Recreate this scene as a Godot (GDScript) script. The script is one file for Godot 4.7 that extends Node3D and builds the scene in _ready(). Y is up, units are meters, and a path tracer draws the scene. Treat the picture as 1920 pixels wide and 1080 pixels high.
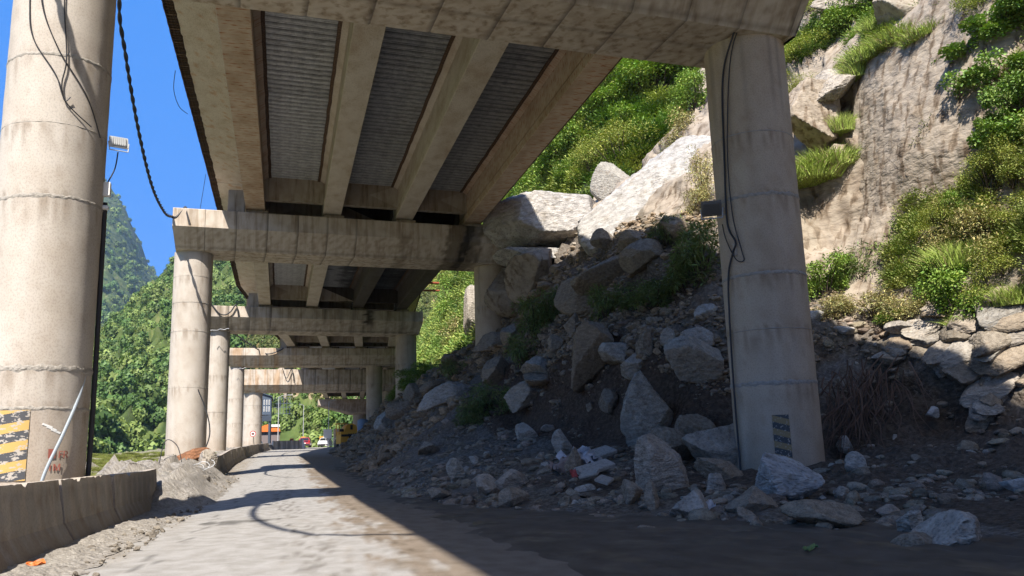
extends Node3D
# A damaged hill road under a viaduct. x runs across the road, y up, and "s" metres along the road away from the camera (z = -s).

var nz := FastNoiseLite.new()
var nridge := FastNoiseLite.new()
var ncell := FastNoiseLite.new()
var rng := RandomNumberGenerator.new()
var M := {}
var white := func(_p: Vector3) -> Color: return Color(1, 1, 1)

func P(x: float, y: float, s: float) -> Vector3:
	return Vector3(x, y, -s)

# ---------------------------------------------------------------- mesh building
class MB:
	var v := PackedVector3Array()
	var c := PackedColorArray()
	var uv := PackedVector2Array()
	var ix := PackedInt32Array()
	var facing := PackedVector3Array()   # where a face of a cut block looks, point by point
	func grid(nu: int, nv: int, pts: PackedVector3Array, cols: PackedColorArray, flip := false, uvs := PackedVector2Array()) -> void:
		var o := v.size()
		v.append_array(pts)
		c.append_array(cols)
		if uvs.is_empty():
			uvs.resize(pts.size())
		uv.append_array(uvs)
		for i in nu - 1:
			for j in nv - 1:
				var a := o + i * nv + j
				var b := a + nv
				if flip:
					ix.append_array([a, b + 1, b, a, a + 1, b + 1])
				else:
					ix.append_array([a, b, b + 1, a, b + 1, a + 1])
	func tri(a: Vector3, b: Vector3, d: Vector3, col: Color) -> void:
		var o := v.size()
		v.append_array([a, b, d])
		c.append_array([col, col, col])
		uv.append_array([Vector2(), Vector2(1, 0), Vector2(1, 1)])
		ix.append_array([o, o + 1, o + 2])
	func quad(a: Vector3, b: Vector3, d: Vector3, e: Vector3, col: Color) -> void:
		var o := v.size()
		v.append_array([a, b, d, e])
		c.append_array([col, col, col, col])
		uv.append_array([Vector2(0, 1), Vector2(0, 0), Vector2(1, 0), Vector2(1, 1)])
		ix.append_array([o, o + 1, o + 2, o, o + 2, o + 3])
	func add(t: Transform3D, m: MB, col: Color) -> void:
		var o := v.size()
		for k in m.v.size():
			v.append(t * m.v[k])
			c.append(m.c[k] * col)
			if m.facing.size():
				facing.append((t.basis * m.facing[k]).normalized())
			uv.append(m.uv[k])
		for k in m.ix:
			ix.append(o + k)
	func mesh() -> ArrayMesh:
		var n := PackedVector3Array()
		n.resize(v.size())
		for k in range(0, ix.size(), 3):
			var a := ix[k]
			var b := ix[k + 1]
			var d := ix[k + 2]
			var q := (v[d] - v[a]).cross(v[b] - v[a])
			n[a] += q
			n[b] += q
			n[d] += q
		for k in n.size():
			n[k] = n[k].normalized()
			if facing.size():
				n[k] = n[k].lerp(facing[k], 0.72 if facing[k].dot(n[k]) > 0.2 else 0.0).normalized()
		var ar := []
		ar.resize(Mesh.ARRAY_MAX)
		ar[Mesh.ARRAY_VERTEX] = v
		ar[Mesh.ARRAY_NORMAL] = n
		ar[Mesh.ARRAY_COLOR] = c
		ar[Mesh.ARRAY_TEX_UV] = uv
		ar[Mesh.ARRAY_INDEX] = ix
		var m := ArrayMesh.new()
		m.add_surface_from_arrays(Mesh.PRIMITIVE_TRIANGLES, ar)
		return m

func inst(called: String, mesh: Mesh, m: Material, parent: Node = self) -> MeshInstance3D:
	var o := MeshInstance3D.new()
	o.name = called
	o.mesh = mesh
	o.material_override = m
	parent.add_child(o, true)
	return o

func obj(called: String, mb: MB, m: Material, parent: Node = self) -> MeshInstance3D:
	return inst(called, mb.mesh(), m, parent)

func thing(called: String, label: String, category: String, at := Vector3.ZERO, turn := 0.0, group := "") -> Node3D:
	var o := Node3D.new()
	o.name = called
	add_child(o, true)
	o.position = at
	o.rotation.y = turn
	tag(o, label, category, group)
	return o

func tag(o: Node, label: String, category: String, group := "") -> Node:
	o.set_meta("label", label)
	o.set_meta("category", category)
	if group:
		o.set_meta("group", group)
	return o

func structure(o: Node, label: String) -> Node:
	o.set_meta("kind", "structure")
	o.set_meta("label", label)
	return o

func stuff(o: Node, label := "") -> Node:
	o.set_meta("kind", "stuff")
	if label:
		o.set_meta("label", label)
	return o

# a polygon (across, up) swept along t; place.call(t, point) gives the position
func prism(mb: MB, poly: PackedVector2Array, ts: PackedFloat32Array, place: Callable, colf := white, sub := 1, ends := true, insets := PackedFloat32Array()) -> void:
	var mid := Vector2()
	var area := 0.0
	for e in poly.size():
		mid += poly[e] / poly.size()
		area += poly[e].cross(poly[(e + 1) % poly.size()])
	for e in poly.size():
		var p := poly[e]
		var q := poly[(e + 1) % poly.size()]
		var ns := maxi(1, mini(sub, ceili(p.distance_to(q) / 0.12)))
		var pts := PackedVector3Array()
		var cols := PackedColorArray()
		for k in ts.size():
			for j in ns + 1:
				var w := p.lerp(q, float(j) / ns)
				if insets.size() and insets[k] > 0.0:
					w -= (w - mid).normalized() * insets[k]
				var at: Vector3 = place.call(ts[k], w)
				pts.append(at)
				cols.append(colf.call(at))
		var nv := ns + 1
		var en := Vector2(q.y - p.y, p.x - q.x).normalized() * (1.0 if area > 0 else -1.0) * 0.01
		var out: Vector3 = (place.call(ts[0], (p + q) / 2 + en) as Vector3) - (place.call(ts[0], (p + q) / 2) as Vector3)
		var nn := (pts[nv + ns] - pts[0]).cross(pts[nv] - pts[0])
		mb.grid(ts.size(), nv, pts, cols, nn.dot(out) < 0)
	if ends:
		for k in [0, ts.size() - 1]:
			var m0: Vector3 = place.call(ts[k], mid)
			var other: Vector3 = place.call(ts[1 if k == 0 else ts.size() - 2], mid)
			for e in poly.size():
				var a: Vector3 = place.call(ts[k], poly[e])
				var b: Vector3 = place.call(ts[k], poly[(e + 1) % poly.size()])
				if (b - m0).cross(a - m0).dot(m0 - other) < 0:
					mb.tri(m0, b, a, colf.call(a))
				else:
					mb.tri(m0, a, b, colf.call(a))

func span_t(a: float, b: float, n: int) -> PackedFloat32Array:
	var r := PackedFloat32Array()
	for k in n + 1:
		r.append(lerpf(a, b, float(k) / n))
	return r

func box(mb: MB, at: Vector3, size: Vector3, col := Color(1, 1, 1), basis := Basis(), bev := 0.0) -> void:
	var h := size / 2
	var b := minf(bev, h[h.min_axis_index()] * 0.6)
	var tf := Transform3D(basis, at)
	if b <= 0.0:
		for ax in 3:
			for sg in [-1.0, 1.0]:
				var u := (ax + 1) % 3
				var w := (ax + 2) % 3
				var q := []
				for k in [[-1, -1], [1, -1], [1, 1], [-1, 1]]:
					var p := Vector3()
					p[ax] = sg * h[ax]
					p[u] = k[0] * h[u]
					p[w] = k[1] * h[w]
					q.append(tf * p)
				if sg > 0:
					mb.quad(q[0], q[3], q[2], q[1], col)
				else:
					mb.quad(q[0], q[1], q[2], q[3], col)
		return
	var poly := PackedVector2Array([Vector2(-h.z + b, -h.y), Vector2(h.z - b, -h.y), Vector2(h.z, -h.y + b), Vector2(h.z, h.y - b), Vector2(h.z - b, h.y), Vector2(-h.z + b, h.y), Vector2(-h.z, h.y - b), Vector2(-h.z, -h.y + b)])
	var place := func(t: float, p: Vector2) -> Vector3:
		var f := 1.0 if absf(t) < h.x - 0.0001 else 1.0 - b / maxf(h.y, h.z)
		return tf * Vector3(t, p.y * f, p.x * f)
	prism(mb, poly, PackedFloat32Array([-h.x, -h.x + b, h.x - b, h.x]), place, func(_q: Vector3) -> Color: return col)

func lathe(mb: MB, prof: PackedVector2Array, sides: int, tf := Transform3D(), colf := white, wob := 0.0) -> void:
	var pts := PackedVector3Array()
	var cols := PackedColorArray()
	for i in sides + 1:
		var a := TAU * i / sides
		for p in prof:
			var r := p.x
			if wob > 0.0 and r > 0.0:
				r += wob * nz.get_noise_3d(cos(a) * 9 + tf.origin.x, p.y * 3, sin(a) * 9 + tf.origin.z)
			var q := tf * Vector3(cos(a) * r, p.y, sin(a) * r)
			pts.append(q)
			cols.append(colf.call(q))
	mb.grid(sides + 1, prof.size(), pts, cols)

func cyl(mb: MB, a: Vector3, b: Vector3, r: float, sides := 10, col := Color(1, 1, 1), r2 := -1.0) -> void:
	tube(mb, PackedVector3Array([a, b]), r, sides, col, r2)
	for k in 2:
		var at := a if k == 0 else b
		var d := (a - b).normalized() if k == 0 else (b - a).normalized()
		var u := d.cross(Vector3.UP if absf(d.y) < 0.9 else Vector3.RIGHT).normalized()
		var w := d.cross(u)
		var rr := r if k == 0 or r2 < 0 else r2
		for i in sides:
			var t0 := TAU * i / sides
			var t1 := TAU * (i + 1) / sides
			mb.tri(at, at + (u * cos(t1) + w * sin(t1)) * rr, at + (u * cos(t0) + w * sin(t0)) * rr, col)

func tube(mb: MB, path: PackedVector3Array, r: float, sides := 6, col := Color(1, 1, 1), r2 := -1.0) -> void:
	var pts := PackedVector3Array()
	var cols := PackedColorArray()
	var u := Vector3.ZERO
	for k in path.size():
		var d := (path[mini(k + 1, path.size() - 1)] - path[maxi(k - 1, 0)]).normalized()
		if u == Vector3.ZERO:
			u = d.cross(Vector3.UP if absf(d.y) < 0.9 else Vector3.RIGHT).normalized()
		else:
			u = (u - d * u.dot(d)).normalized()
		var w := d.cross(u)
		var rr := r if r2 < 0 else lerpf(r, r2, float(k) / (path.size() - 1))
		for i in sides + 1:
			var a := TAU * i / sides
			pts.append(path[k] + (u * cos(a) + w * sin(a)) * rr)
			cols.append(col)
	mb.grid(path.size(), sides + 1, pts, cols, true)

func smooth_path(p: Array, per := 8) -> PackedVector3Array:
	var r := PackedVector3Array()
	for k in p.size() - 1:
		for j in per:
			r.append(p[k].cubic_interpolate(p[k + 1], p[maxi(k - 1, 0)], p[mini(k + 2, p.size() - 1)], float(j) / per))
	r.append(p[-1])
	return r

# ---------------------------------------------------------------- materials
func ntex(freq: float, octaves: int, stops: Array, type := FastNoiseLite.TYPE_SIMPLEX, sd := 1, size := 512, fract := FastNoiseLite.FRACTAL_FBM, normal := false, bump := 4.0, warp := 0.0) -> NoiseTexture2D:
	var n := FastNoiseLite.new()
	n.noise_type = type
	n.frequency = freq
	n.fractal_octaves = octaves
	n.fractal_type = fract
	n.fractal_gain = 0.55
	n.seed = sd
	if type == FastNoiseLite.TYPE_CELLULAR:
		n.cellular_return_type = FastNoiseLite.RETURN_DISTANCE2_SUB
	if warp > 0.0:
		n.domain_warp_enabled = true
		n.domain_warp_amplitude = warp
		n.domain_warp_frequency = freq * 1.5
	var t := NoiseTexture2D.new()
	t.width = size
	t.height = size
	t.seamless = true
	t.generate_mipmaps = false
	t.noise = n
	if normal:
		t.as_normal_map = true
		t.bump_strength = bump
	elif stops.size():
		var g := Gradient.new()
		var off := PackedFloat32Array()
		var col := PackedColorArray()
		for s in stops:
			off.append(s[0])
			col.append(s[1] if s[1] is Color else Color(s[1], s[1], s[1]))
		g.offsets = off
		g.colors = col
		t.color_ramp = g
	return t

func L(r: float, g: float, b: float) -> Color:   # a linear base colour
	return Color(r, g, b).linear_to_srgb()

func tri_mat(called: String, tex: Texture2D, sc: Vector3, rough: float, height: Texture2D = null, cm := 0.0, detail: Texture2D = null, sc2 := Vector3.ONE, tint := Color(1, 1, 1)) -> StandardMaterial3D:
	var m := StandardMaterial3D.new()
	m.resource_name = called
	m.vertex_color_use_as_albedo = true
	m.albedo_color = tint
	m.albedo_texture = tex
	m.uv1_triplanar = true
	m.uv1_world_triplanar = true
	m.uv1_triplanar_sharpness = 4.0
	m.uv1_scale = sc
	m.roughness = rough
	m.metallic_specular = 0.35
	if height:
		m.heightmap_enabled = true
		m.heightmap_texture = height
		m.heightmap_scale = cm
	if detail:
		m.detail_enabled = true
		m.detail_albedo = detail
		m.detail_blend_mode = BaseMaterial3D.BLEND_MODE_MUL
		m.detail_uv_layer = BaseMaterial3D.DETAIL_UV_2
		m.uv2_triplanar = true
		m.uv2_world_triplanar = true
		m.uv2_triplanar_sharpness = 4.0
		m.uv2_scale = sc2
	return m

func plain(called: String, lin: Color, rough := 0.6, metal := 0.0) -> StandardMaterial3D:
	var m := StandardMaterial3D.new()
	m.resource_name = called
	m.albedo_color = lin.linear_to_srgb()
	m.roughness = rough
	m.metallic = metal
	m.vertex_color_use_as_albedo = true
	return m

func make_materials() -> void:
	var fine := ntex(0.02, 5, [[0.0, 0.8], [0.35, 0.93], [0.6, 1.0], [1.0, 0.96]], FastNoiseLite.TYPE_SIMPLEX, 5)
	var grain := ntex(0.03, 4, [[0.0, 0.86], [0.4, 0.97], [0.6, 1.0], [1.0, 0.98]], FastNoiseLite.TYPE_SIMPLEX, 4)
	var bump := ntex(0.03, 5, [], FastNoiseLite.TYPE_SIMPLEX, 6)
	var streak := ntex(0.012, 5, [[0.0, L(0.48, 0.44, 0.38)], [0.25, L(0.78, 0.74, 0.69)], [0.45, L(0.97, 0.96, 0.95)], [0.8, L(1, 1, 1)], [1.0, L(0.88, 0.83, 0.75)]], FastNoiseLite.TYPE_SIMPLEX, 7)
	var blot := ntex(0.006, 6, [[0.0, L(0.43, 0.36, 0.29)], [0.35, L(0.5, 0.43, 0.355)], [0.55, L(0.53, 0.465, 0.395)], [0.8, L(0.56, 0.5, 0.43)], [1.0, L(0.51, 0.44, 0.365)]], FastNoiseLite.TYPE_SIMPLEX, 8, 1024)
	M.concrete = tri_mat("stained concrete", blot, Vector3(0.21, 0.16, 0.21), 0.88, bump, 0.5, streak, Vector3(0.4, 0.04, 0.4))
	var smooth_c := ntex(0.006, 5, [[0.0, L(0.43, 0.375, 0.32)], [0.4, L(0.475, 0.425, 0.368)], [0.6, L(0.49, 0.442, 0.388)], [1.0, L(0.515, 0.47, 0.418)]], FastNoiseLite.TYPE_SIMPLEX, 9, 1024)
	M.column = tri_mat("column concrete", smooth_c, Vector3(0.16, 0.13, 0.16), 0.86, bump, 0.25, grain, Vector3(1.6, 1.1, 1.6), Color(1.0, 1.0, 1.0))
	M.soffit = tri_mat("soffit concrete", blot, Vector3(0.2, 0.2, 0.12), 0.88, bump, 0.3, grain, Vector3(1.2, 1.2, 0.4))
	var rustfine := ntex(0.016, 5, [[0.0, L(0.45, 0.17, 0.07)], [0.2, L(0.7, 0.4, 0.25)], [0.3, L(0.86, 0.74, 0.66)], [0.7, L(0.92, 0.84, 0.78)], [1.0, L(0.8, 0.74, 0.7)]], FastNoiseLite.TYPE_SIMPLEX, 17, 512, FastNoiseLite.FRACTAL_FBM, false, 4.0, 12.0)
	M.rusty_beam = tri_mat("rust streaked concrete", blot, Vector3(0.2, 0.2, 0.14), 0.88, bump, 0.4, rustfine, Vector3(0.18, 0.3, 0.8))
	M.mortar = tri_mat("joint mortar", fine, Vector3(0.8, 0.8, 0.8), 0.95, bump, 1.2, null, Vector3.ONE, L(0.36, 0.33, 0.29))
	# rock
	var rockh := ntex(0.012, 6, [], FastNoiseLite.TYPE_SIMPLEX, 11, 512, FastNoiseLite.FRACTAL_RIDGED, false, 4, 18.0)
	var rocka := ntex(0.008, 6, [[0.0, L(0.24, 0.225, 0.205)], [0.4, L(0.35, 0.33, 0.305)], [0.6, L(0.41, 0.39, 0.36)], [0.85, L(0.48, 0.46, 0.43)], [1.0, L(0.4, 0.335, 0.265)]], FastNoiseLite.TYPE_SIMPLEX, 12, 1024, FastNoiseLite.FRACTAL_FBM, false, 4, 20.0)
	var rockd := ntex(0.02, 5, [[0.0, 0.6], [0.3, 0.86], [0.5, 1.0], [1.0, 0.93]], FastNoiseLite.TYPE_SIMPLEX, 13, 512, FastNoiseLite.FRACTAL_RIDGED, false, 4, 15.0)
	M.rock = tri_mat("grey schist", rocka, Vector3(0.35, 0.7, 0.35), 0.9, rockh, 5.0, rockd, Vector3(0.8, 1.7, 0.8), L(1.0, 0.94, 0.86))
	M.rubble_rock = tri_mat("rubble stone", rocka, Vector3(0.6, 1.0, 0.6), 0.92, rockh, 3.0, rockd, Vector3(1.5, 2.2, 1.5), L(0.76, 0.66, 0.54))
	M.pale_rock = tri_mat("pale gneiss", rocka, Vector3(0.18, 0.4, 0.18), 0.88, rockh, 5.0, rockd, Vector3(0.4, 1.3, 0.4), Color(1.07, 1.07, 1.07))
	var cliffs := ntex(0.009, 6, [[0.0, L(0.26, 0.22, 0.18)], [0.28, L(0.6, 0.54, 0.48)], [0.42, L(0.95, 0.93, 0.9)], [1.0, L(1, 1, 1)]], FastNoiseLite.TYPE_SIMPLEX, 14, 1024, FastNoiseLite.FRACTAL_FBM, false, 4, 12.0)
	var cliffa := ntex(0.008, 6, [[0.0, L(0.22, 0.18, 0.142)], [0.35, L(0.3, 0.255, 0.205)], [0.6, L(0.35, 0.3, 0.243)], [1.0, L(0.4, 0.35, 0.293)]], FastNoiseLite.TYPE_SIMPLEX, 15, 1024, FastNoiseLite.FRACTAL_FBM, false, 4, 20.0)
	var crag := ntex(0.02, 5, [], FastNoiseLite.TYPE_CELLULAR, 44, 512, FastNoiseLite.FRACTAL_FBM, false, 4, 14.0)
	M.cliff = tri_mat("cliff rock", cliffa, Vector3(0.16, 0.3, 0.16), 0.92, crag, 5.0, cliffs, Vector3(0.22, 0.07, 0.22))
	# soil
	var soila := ntex(0.016, 6, [[0.0, L(0.07, 0.057, 0.045)], [0.4, L(0.12, 0.1, 0.08)], [0.62, L(0.165, 0.142, 0.118)], [0.8, L(0.2, 0.178, 0.152)], [1.0, L(0.26, 0.235, 0.205)]], FastNoiseLite.TYPE_SIMPLEX, 21, 1024)
	M.soil = tri_mat("slope soil", soila, Vector3(0.35, 0.35, 0.35), 0.97, bump, 4.0, rockd, Vector3(1.1, 1.1, 1.1))
	var greena := ntex(0.02, 6, [[0.0, L(0.035, 0.05, 0.014)], [0.5, L(0.07, 0.105, 0.026)], [0.75, L(0.12, 0.14, 0.045)], [1.0, L(0.2, 0.17, 0.1)]], FastNoiseLite.TYPE_SIMPLEX, 22)
	M.green_ground = tri_mat("overgrown slope", greena, Vector3(0.12, 0.12, 0.12), 0.97, bump, 20.0)
	M.far_green = tri_mat("wooded slope", greena, Vector3(0.012, 0.012, 0.012), 1.0)
	var muda := ntex(0.012, 6, [[0.0, L(0.19, 0.17, 0.143)], [0.4, L(0.26, 0.235, 0.205)], [0.7, L(0.31, 0.285, 0.25)], [1.0, L(0.36, 0.335, 0.3)]], FastNoiseLite.TYPE_SIMPLEX, 23, 1024)
	M.mud = tri_mat("drying mud", muda, Vector3(0.4, 0.4, 0.4), 0.95, bump, 2.5, fine, Vector3(1.6, 1.6, 1.6))
	# road
	var asph := ntex(0.22, 4, [[0.0, 0.55], [0.4, 0.88], [0.6, 1.0], [1.0, 1.05]], FastNoiseLite.TYPE_SIMPLEX, 24)
	var dust := ntex(0.01, 6, [[0.0, L(0.28, 0.263, 0.24)], [0.35, L(0.325, 0.31, 0.288)], [0.6, L(0.36, 0.345, 0.325)], [1.0, L(0.4, 0.386, 0.366)]], FastNoiseLite.TYPE_SIMPLEX, 25, 1024)
	M.road = tri_mat("dusty asphalt", dust, Vector3(0.2, 0.2, 0.16), 1.0, asph, 0.5, asph, Vector3(0.8, 0.8, 0.8))
	M.road.metallic_specular = 0.15
	M.wet = tri_mat("wet silt", muda, Vector3(0.12, 0.12, 0.08), 0.34, bump, 0.9, null, Vector3.ONE, L(0.33, 0.285, 0.24))
	M.wet.roughness_texture = ntex(0.012, 4, [[0.0, 0.35], [0.35, 0.75], [0.5, 1.0], [1.0, 1.0]], FastNoiseLite.TYPE_SIMPLEX, 26)
	M.wet.roughness = 1.0
	# metal, paint and small goods
	var galv := ntex(0.02, 4, [[0.0, L(0.3, 0.31, 0.31)], [0.4, L(0.42, 0.43, 0.43)], [0.7, L(0.52, 0.53, 0.53)], [1.0, L(0.6, 0.61, 0.61)]], FastNoiseLite.TYPE_SIMPLEX, 31)
	M.sheet = tri_mat("galvanised sheet", galv, Vector3(0.2, 0.3, 0.5), 0.38, null, 0, grain, Vector3(0.5, 0.5, 0.3), L(1.0, 1.0, 1.0))
	M.sheet.metallic = 0.3
	M.rust = tri_mat("rusty steel", ntex(0.03, 5, [[0.0, L(0.03, 0.02, 0.015)], [0.5, L(0.09, 0.055, 0.035)], [1.0, L(0.2, 0.13, 0.08)]], FastNoiseLite.TYPE_SIMPLEX, 32), Vector3(0.8, 0.8, 0.8), 0.85)
	M.dull_lamp = plain("weathered lamp body", Color(0.15, 0.14, 0.13), 0.7)
	M.steel = plain("dark steel", Color(0.055, 0.05, 0.055), 0.55, 0.3)
	M.cable = plain("black cable", Color(0.03, 0.03, 0.034), 0.6)
	M.conduit = plain("grey plastic conduit", Color(0.36, 0.41, 0.46), 0.45)
	M.grey_metal = plain("grey painted metal", Color(0.42, 0.43, 0.44), 0.5, 0.2)
	M.white = plain("white paint", Color(0.75, 0.75, 0.73), 0.55)
	M.black = plain("black paint", Color(0.02, 0.02, 0.02), 0.5)
	M.yellow = plain("yellow paint", Color(0.62, 0.31, 0.03), 0.5)
	M.orange = plain("orange paint", Color(0.7, 0.17, 0.03), 0.5)
	M.red_car = plain("red car paint", Color(0.33, 0.02, 0.035), 0.25)
	M.red_car.clearcoat_enabled = true
	M.white_car = plain("white car paint", Color(0.72, 0.73, 0.74), 0.25)
	M.white_car.clearcoat_enabled = true
	M.glass = plain("dark window glass", Color(0.02, 0.025, 0.03), 0.06)
	M.tyre = plain("tyre rubber", Color(0.025, 0.025, 0.026), 0.85)
	M.lamp_red = plain("tail lamp", Color(0.45, 0.015, 0.01), 0.25)
	M.teal = plain("teal sheet", Color(0.03, 0.3, 0.3), 0.5)
	M.building = plain("blue grey cladding", Color(0.075, 0.1, 0.14), 0.5, 0.2)
	M.blue_plastic = plain("dusty blue plastic", Color(0.16, 0.22, 0.3), 0.6)
	M.red_paint = plain("faded red paint", Color(0.36, 0.11, 0.08), 0.8)
	M.litter_white = plain("torn white plastic", Color(0.55, 0.56, 0.6), 0.5)
	M.litter_pink = plain("muddy cloth", Color(0.4, 0.3, 0.26), 0.9)
	M.litter_red = plain("red wrapper", Color(0.45, 0.06, 0.05), 0.5)
	M.bark = tri_mat("bark", ntex(0.03, 4, [[0.0, L(0.04, 0.03, 0.022)], [1.0, L(0.14, 0.11, 0.08)]], FastNoiseLite.TYPE_SIMPLEX, 33), Vector3(3, 1, 3), 0.95)
	M.orange_rust = plain("rust red steel", Color(0.3, 0.075, 0.03), 0.8)
	M.green_leaf = plain("green leaf", Color(0.1, 0.2, 0.05), 0.5)
	M.dead = plain("dead roots", Color(0.12, 0.07, 0.045), 0.95)
	for k in 2:
		var m := plain("leaves", Color(1, 1, 1), 0.55)
		m.backlight_enabled = true
		m.backlight = Color(0.55, 0.6, 0.3) if k == 0 else Color(0.4, 0.42, 0.25)
		m.metallic_specular = 0.35
		M["leaf" if k == 0 else "dry_leaf"] = m
	M.hazard = hazard_paint(false)
	M.hazard_faded = hazard_paint(true)

func hazard_paint(faded: bool) -> StandardMaterial3D:
	var w := 96
	var h := 192
	var im := Image.create(w, h, false, Image.FORMAT_RGBA8)
	var hold := 0.0 if not faded else 0.22
	for y in h:
		for x in w:
			var k := y + (x * 0.28 if not faded else -x * 0.22)
			var band := fposmod(k / (h / (3.6 if not faded else 3.4)), 1.0) < 0.5
			var wear := nz.get_noise_2d(x * 0.035, y * 0.06) + 0.45 * nz.get_noise_2d(x * 0.16, y * 0.16 + 50)
			var col := L(0.5, 0.32, 0.1) if band else L(0.06, 0.062, 0.07)
			if faded:
				col = L(0.27, 0.2, 0.1) if band else L(0.06, 0.065, 0.07)
			if wear > (0.4 if band else 0.3) + hold:
				col = L(0.4, 0.36, 0.31)
			im.set_pixel(x, y, col)
	var m := StandardMaterial3D.new()
	m.resource_name = "hazard stripes"
	m.albedo_texture = ImageTexture.create_from_image(im)
	m.roughness = 0.8
	return m
const SLOPE := {   # s: twelve-odd points (x, y) of the right-hand slope, from under the road to the ridge
	-20: "4.5,-.15 6,0 8,.2 10,.5 12,1.2 13,2 14.2,2.8 15.5,4.5 17,8 18.5,13 22,18 32,28 60,50",
	4: "5,-.15 6.8,0 8.6,.15 11,.4 12.5,.9 13.5,1.6 14.6,2.5 15.8,4.5 17.1,7.5 18.5,12 22,17.5 32,27 60,50",
	10: "4.7,-.15 6.2,0 8.5,.15 11,.4 12.8,.7 14.5,1.2 15.9,2.3 16.5,4.5 17.2,7.5 18.5,12 22,17.5 32,27 60,50",
	14: "3.2,-.15 4.6,0 7,.3 10.5,.5 12.8,.8 14.9,1.2 15.9,2.3 16.6,4.7 17.3,7.5 19,12.5 22,18 32,28 60,50",
	17: "2.2,-.15 3.5,0 6.5,.5 10.5,.6 12.4,1 14.2,1.7 15.4,3.2 16.5,5.3 17.8,8.5 19.3,13.5 22.5,19 33,29 60,50",
	21: "1.8,-.15 3.1,0 5.5,.7 9.3,1.3 10.6,3.4 12,4.2 14.4,4.9 16.6,6 18,10 19.3,14 22.5,19 33,29 60,52",
	25: "1.7,-.12 2.95,.05 5,.9 8.6,1.9 9.6,4.3 11,5.6 13,8.3 15,9.6 17.5,12 19.5,15 23,20 33,30 60,53",
	29: "1.7,-.08 2.9,.1 5,1 8.2,2.2 9.2,4.3 10.8,6 12.7,9.1 15,11 17.8,14.5 20.5,18 24,22.5 34,32 60,55",
	34: "1.8,0 3,.2 5.5,1.8 8.3,4 9.6,5.6 11.2,7.6 12.6,9.5 14.8,12 17.5,15 20.5,18.5 25,23 35,32 62,55",
	41: "2.2,.2 3.5,.35 6,2.5 8.5,5 9.8,6.3 11.2,8.2 12.5,10 14.2,12.5 17,14.5 20.5,17.5 26,22 38,32 65,55",
	50: "2.5,.5 3.8,.7 6.5,3.2 9,5.8 10,6.6 11.5,7.3 13,9 15,12 17,16 19.5,22 24,29 36,42 66,70",
	60: "2.7,.75 4,.95 7,3.4 9,5.6 10,6.4 11.5,6.8 13.5,8.2 15.5,11.5 18,17.5 21,25 26,33 40,48 72,80",
	80: "3,1.1 4.3,1.3 6.5,2.8 8.3,4.6 9.5,5.8 11.5,6.3 14,8 16.5,12 20,20 24,29 31,39 47,56 80,90",
	105: "4.2,1.6 5.5,1.8 7.5,2.6 9.5,4 11,5 13,6 15.5,9 18.5,15 22.5,24 27,34 35,46 52,66 86,100",
	135: "7.7,2.1 9,2.3 10.5,2.8 12,4 14,5.5 16,7 19,11 23,19 28,29 33,40 41,53 60,74 95,110",
	170: "10.7,2.4 12,2.6 13.5,3.2 15,5 17,7 19,9.5 22,15 26,24 31,34 36,45 44,58 64,80 100,115",
}

# ---------------------------------------------------------------- ground shapes
const ROAD_RISE := [[-60, 0.0], [20, 0.0], [25, 0.1], [42, 0.32], [55, 0.78], [65, 1.0], [85, 1.42], [110, 1.92], [135, 2.36], [170, 2.6], [260, 2.7]]
const ROAD_MID := [[-60, 0.6], [60, 0.6], [90, 0.8], [110, 1.8], [135, 4.2], [170, 9.0], [210, 19.0], [260, 34.0]]

func along(t: Array, s: float) -> float:
	for k in t.size() - 1:
		if s <= t[k + 1][0]:
			var f: float = clampf((s - t[k][0]) / float(t[k + 1][0] - t[k][0]), 0, 1)
			return lerpf(t[k][1], t[k + 1][1], smoothstep(0, 1, f) * 0.5 + f * 0.5)
	return t[-1][1]

var slope_s := PackedFloat32Array()
var slope_rows := []
var tg := PackedVector3Array()   # the slope's own vertices, for standing things on it
var tn := PackedVector3Array()
var tg_s := PackedFloat32Array()
const TV := 205

func read_slope() -> void:
	for s in SLOPE:
		slope_s.append(s)
		var r := PackedVector2Array()
		for p in SLOPE[s].split(" "):
			var q: PackedStringArray = p.split(",")
			r.append(Vector2(float(q[0]), float(q[1])))
		slope_rows.append(r)

func slope_row(s: float) -> PackedVector2Array:
	var n := slope_s.size()
	var k := clampi(slope_s.bsearch(s) - 1, 0, n - 2)
	var h := slope_s[k + 1] - slope_s[k]
	var t := (s - slope_s[k]) / h
	var a := maxi(k - 1, 0)
	var b := mini(k + 2, n - 1)
	var r := PackedVector2Array()
	var h10 := (t * t * t - 2 * t * t + t) * h
	var h01 := -2 * t * t * t + 3 * t * t
	var h11 := (t * t * t - t * t) * h
	for i in slope_rows[0].size():
		var p0: Vector2 = slope_rows[k][i]
		var p1: Vector2 = slope_rows[k + 1][i]
		var m0: Vector2 = (p1 - slope_rows[a][i]) / (slope_s[k + 1] - slope_s[a])
		var m1: Vector2 = (slope_rows[b][i] - p0) / (slope_s[b] - slope_s[k])
		r.append(p0 * (1 - h01) + m0 * h10 + p1 * h01 + m1 * h11)
	return r

func row_amount(t: float, tab: Array) -> float:
	var k := clampi(int(t), 0, tab.size() - 2)
	return lerpf(tab[k], tab[k + 1], t - k)

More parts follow.
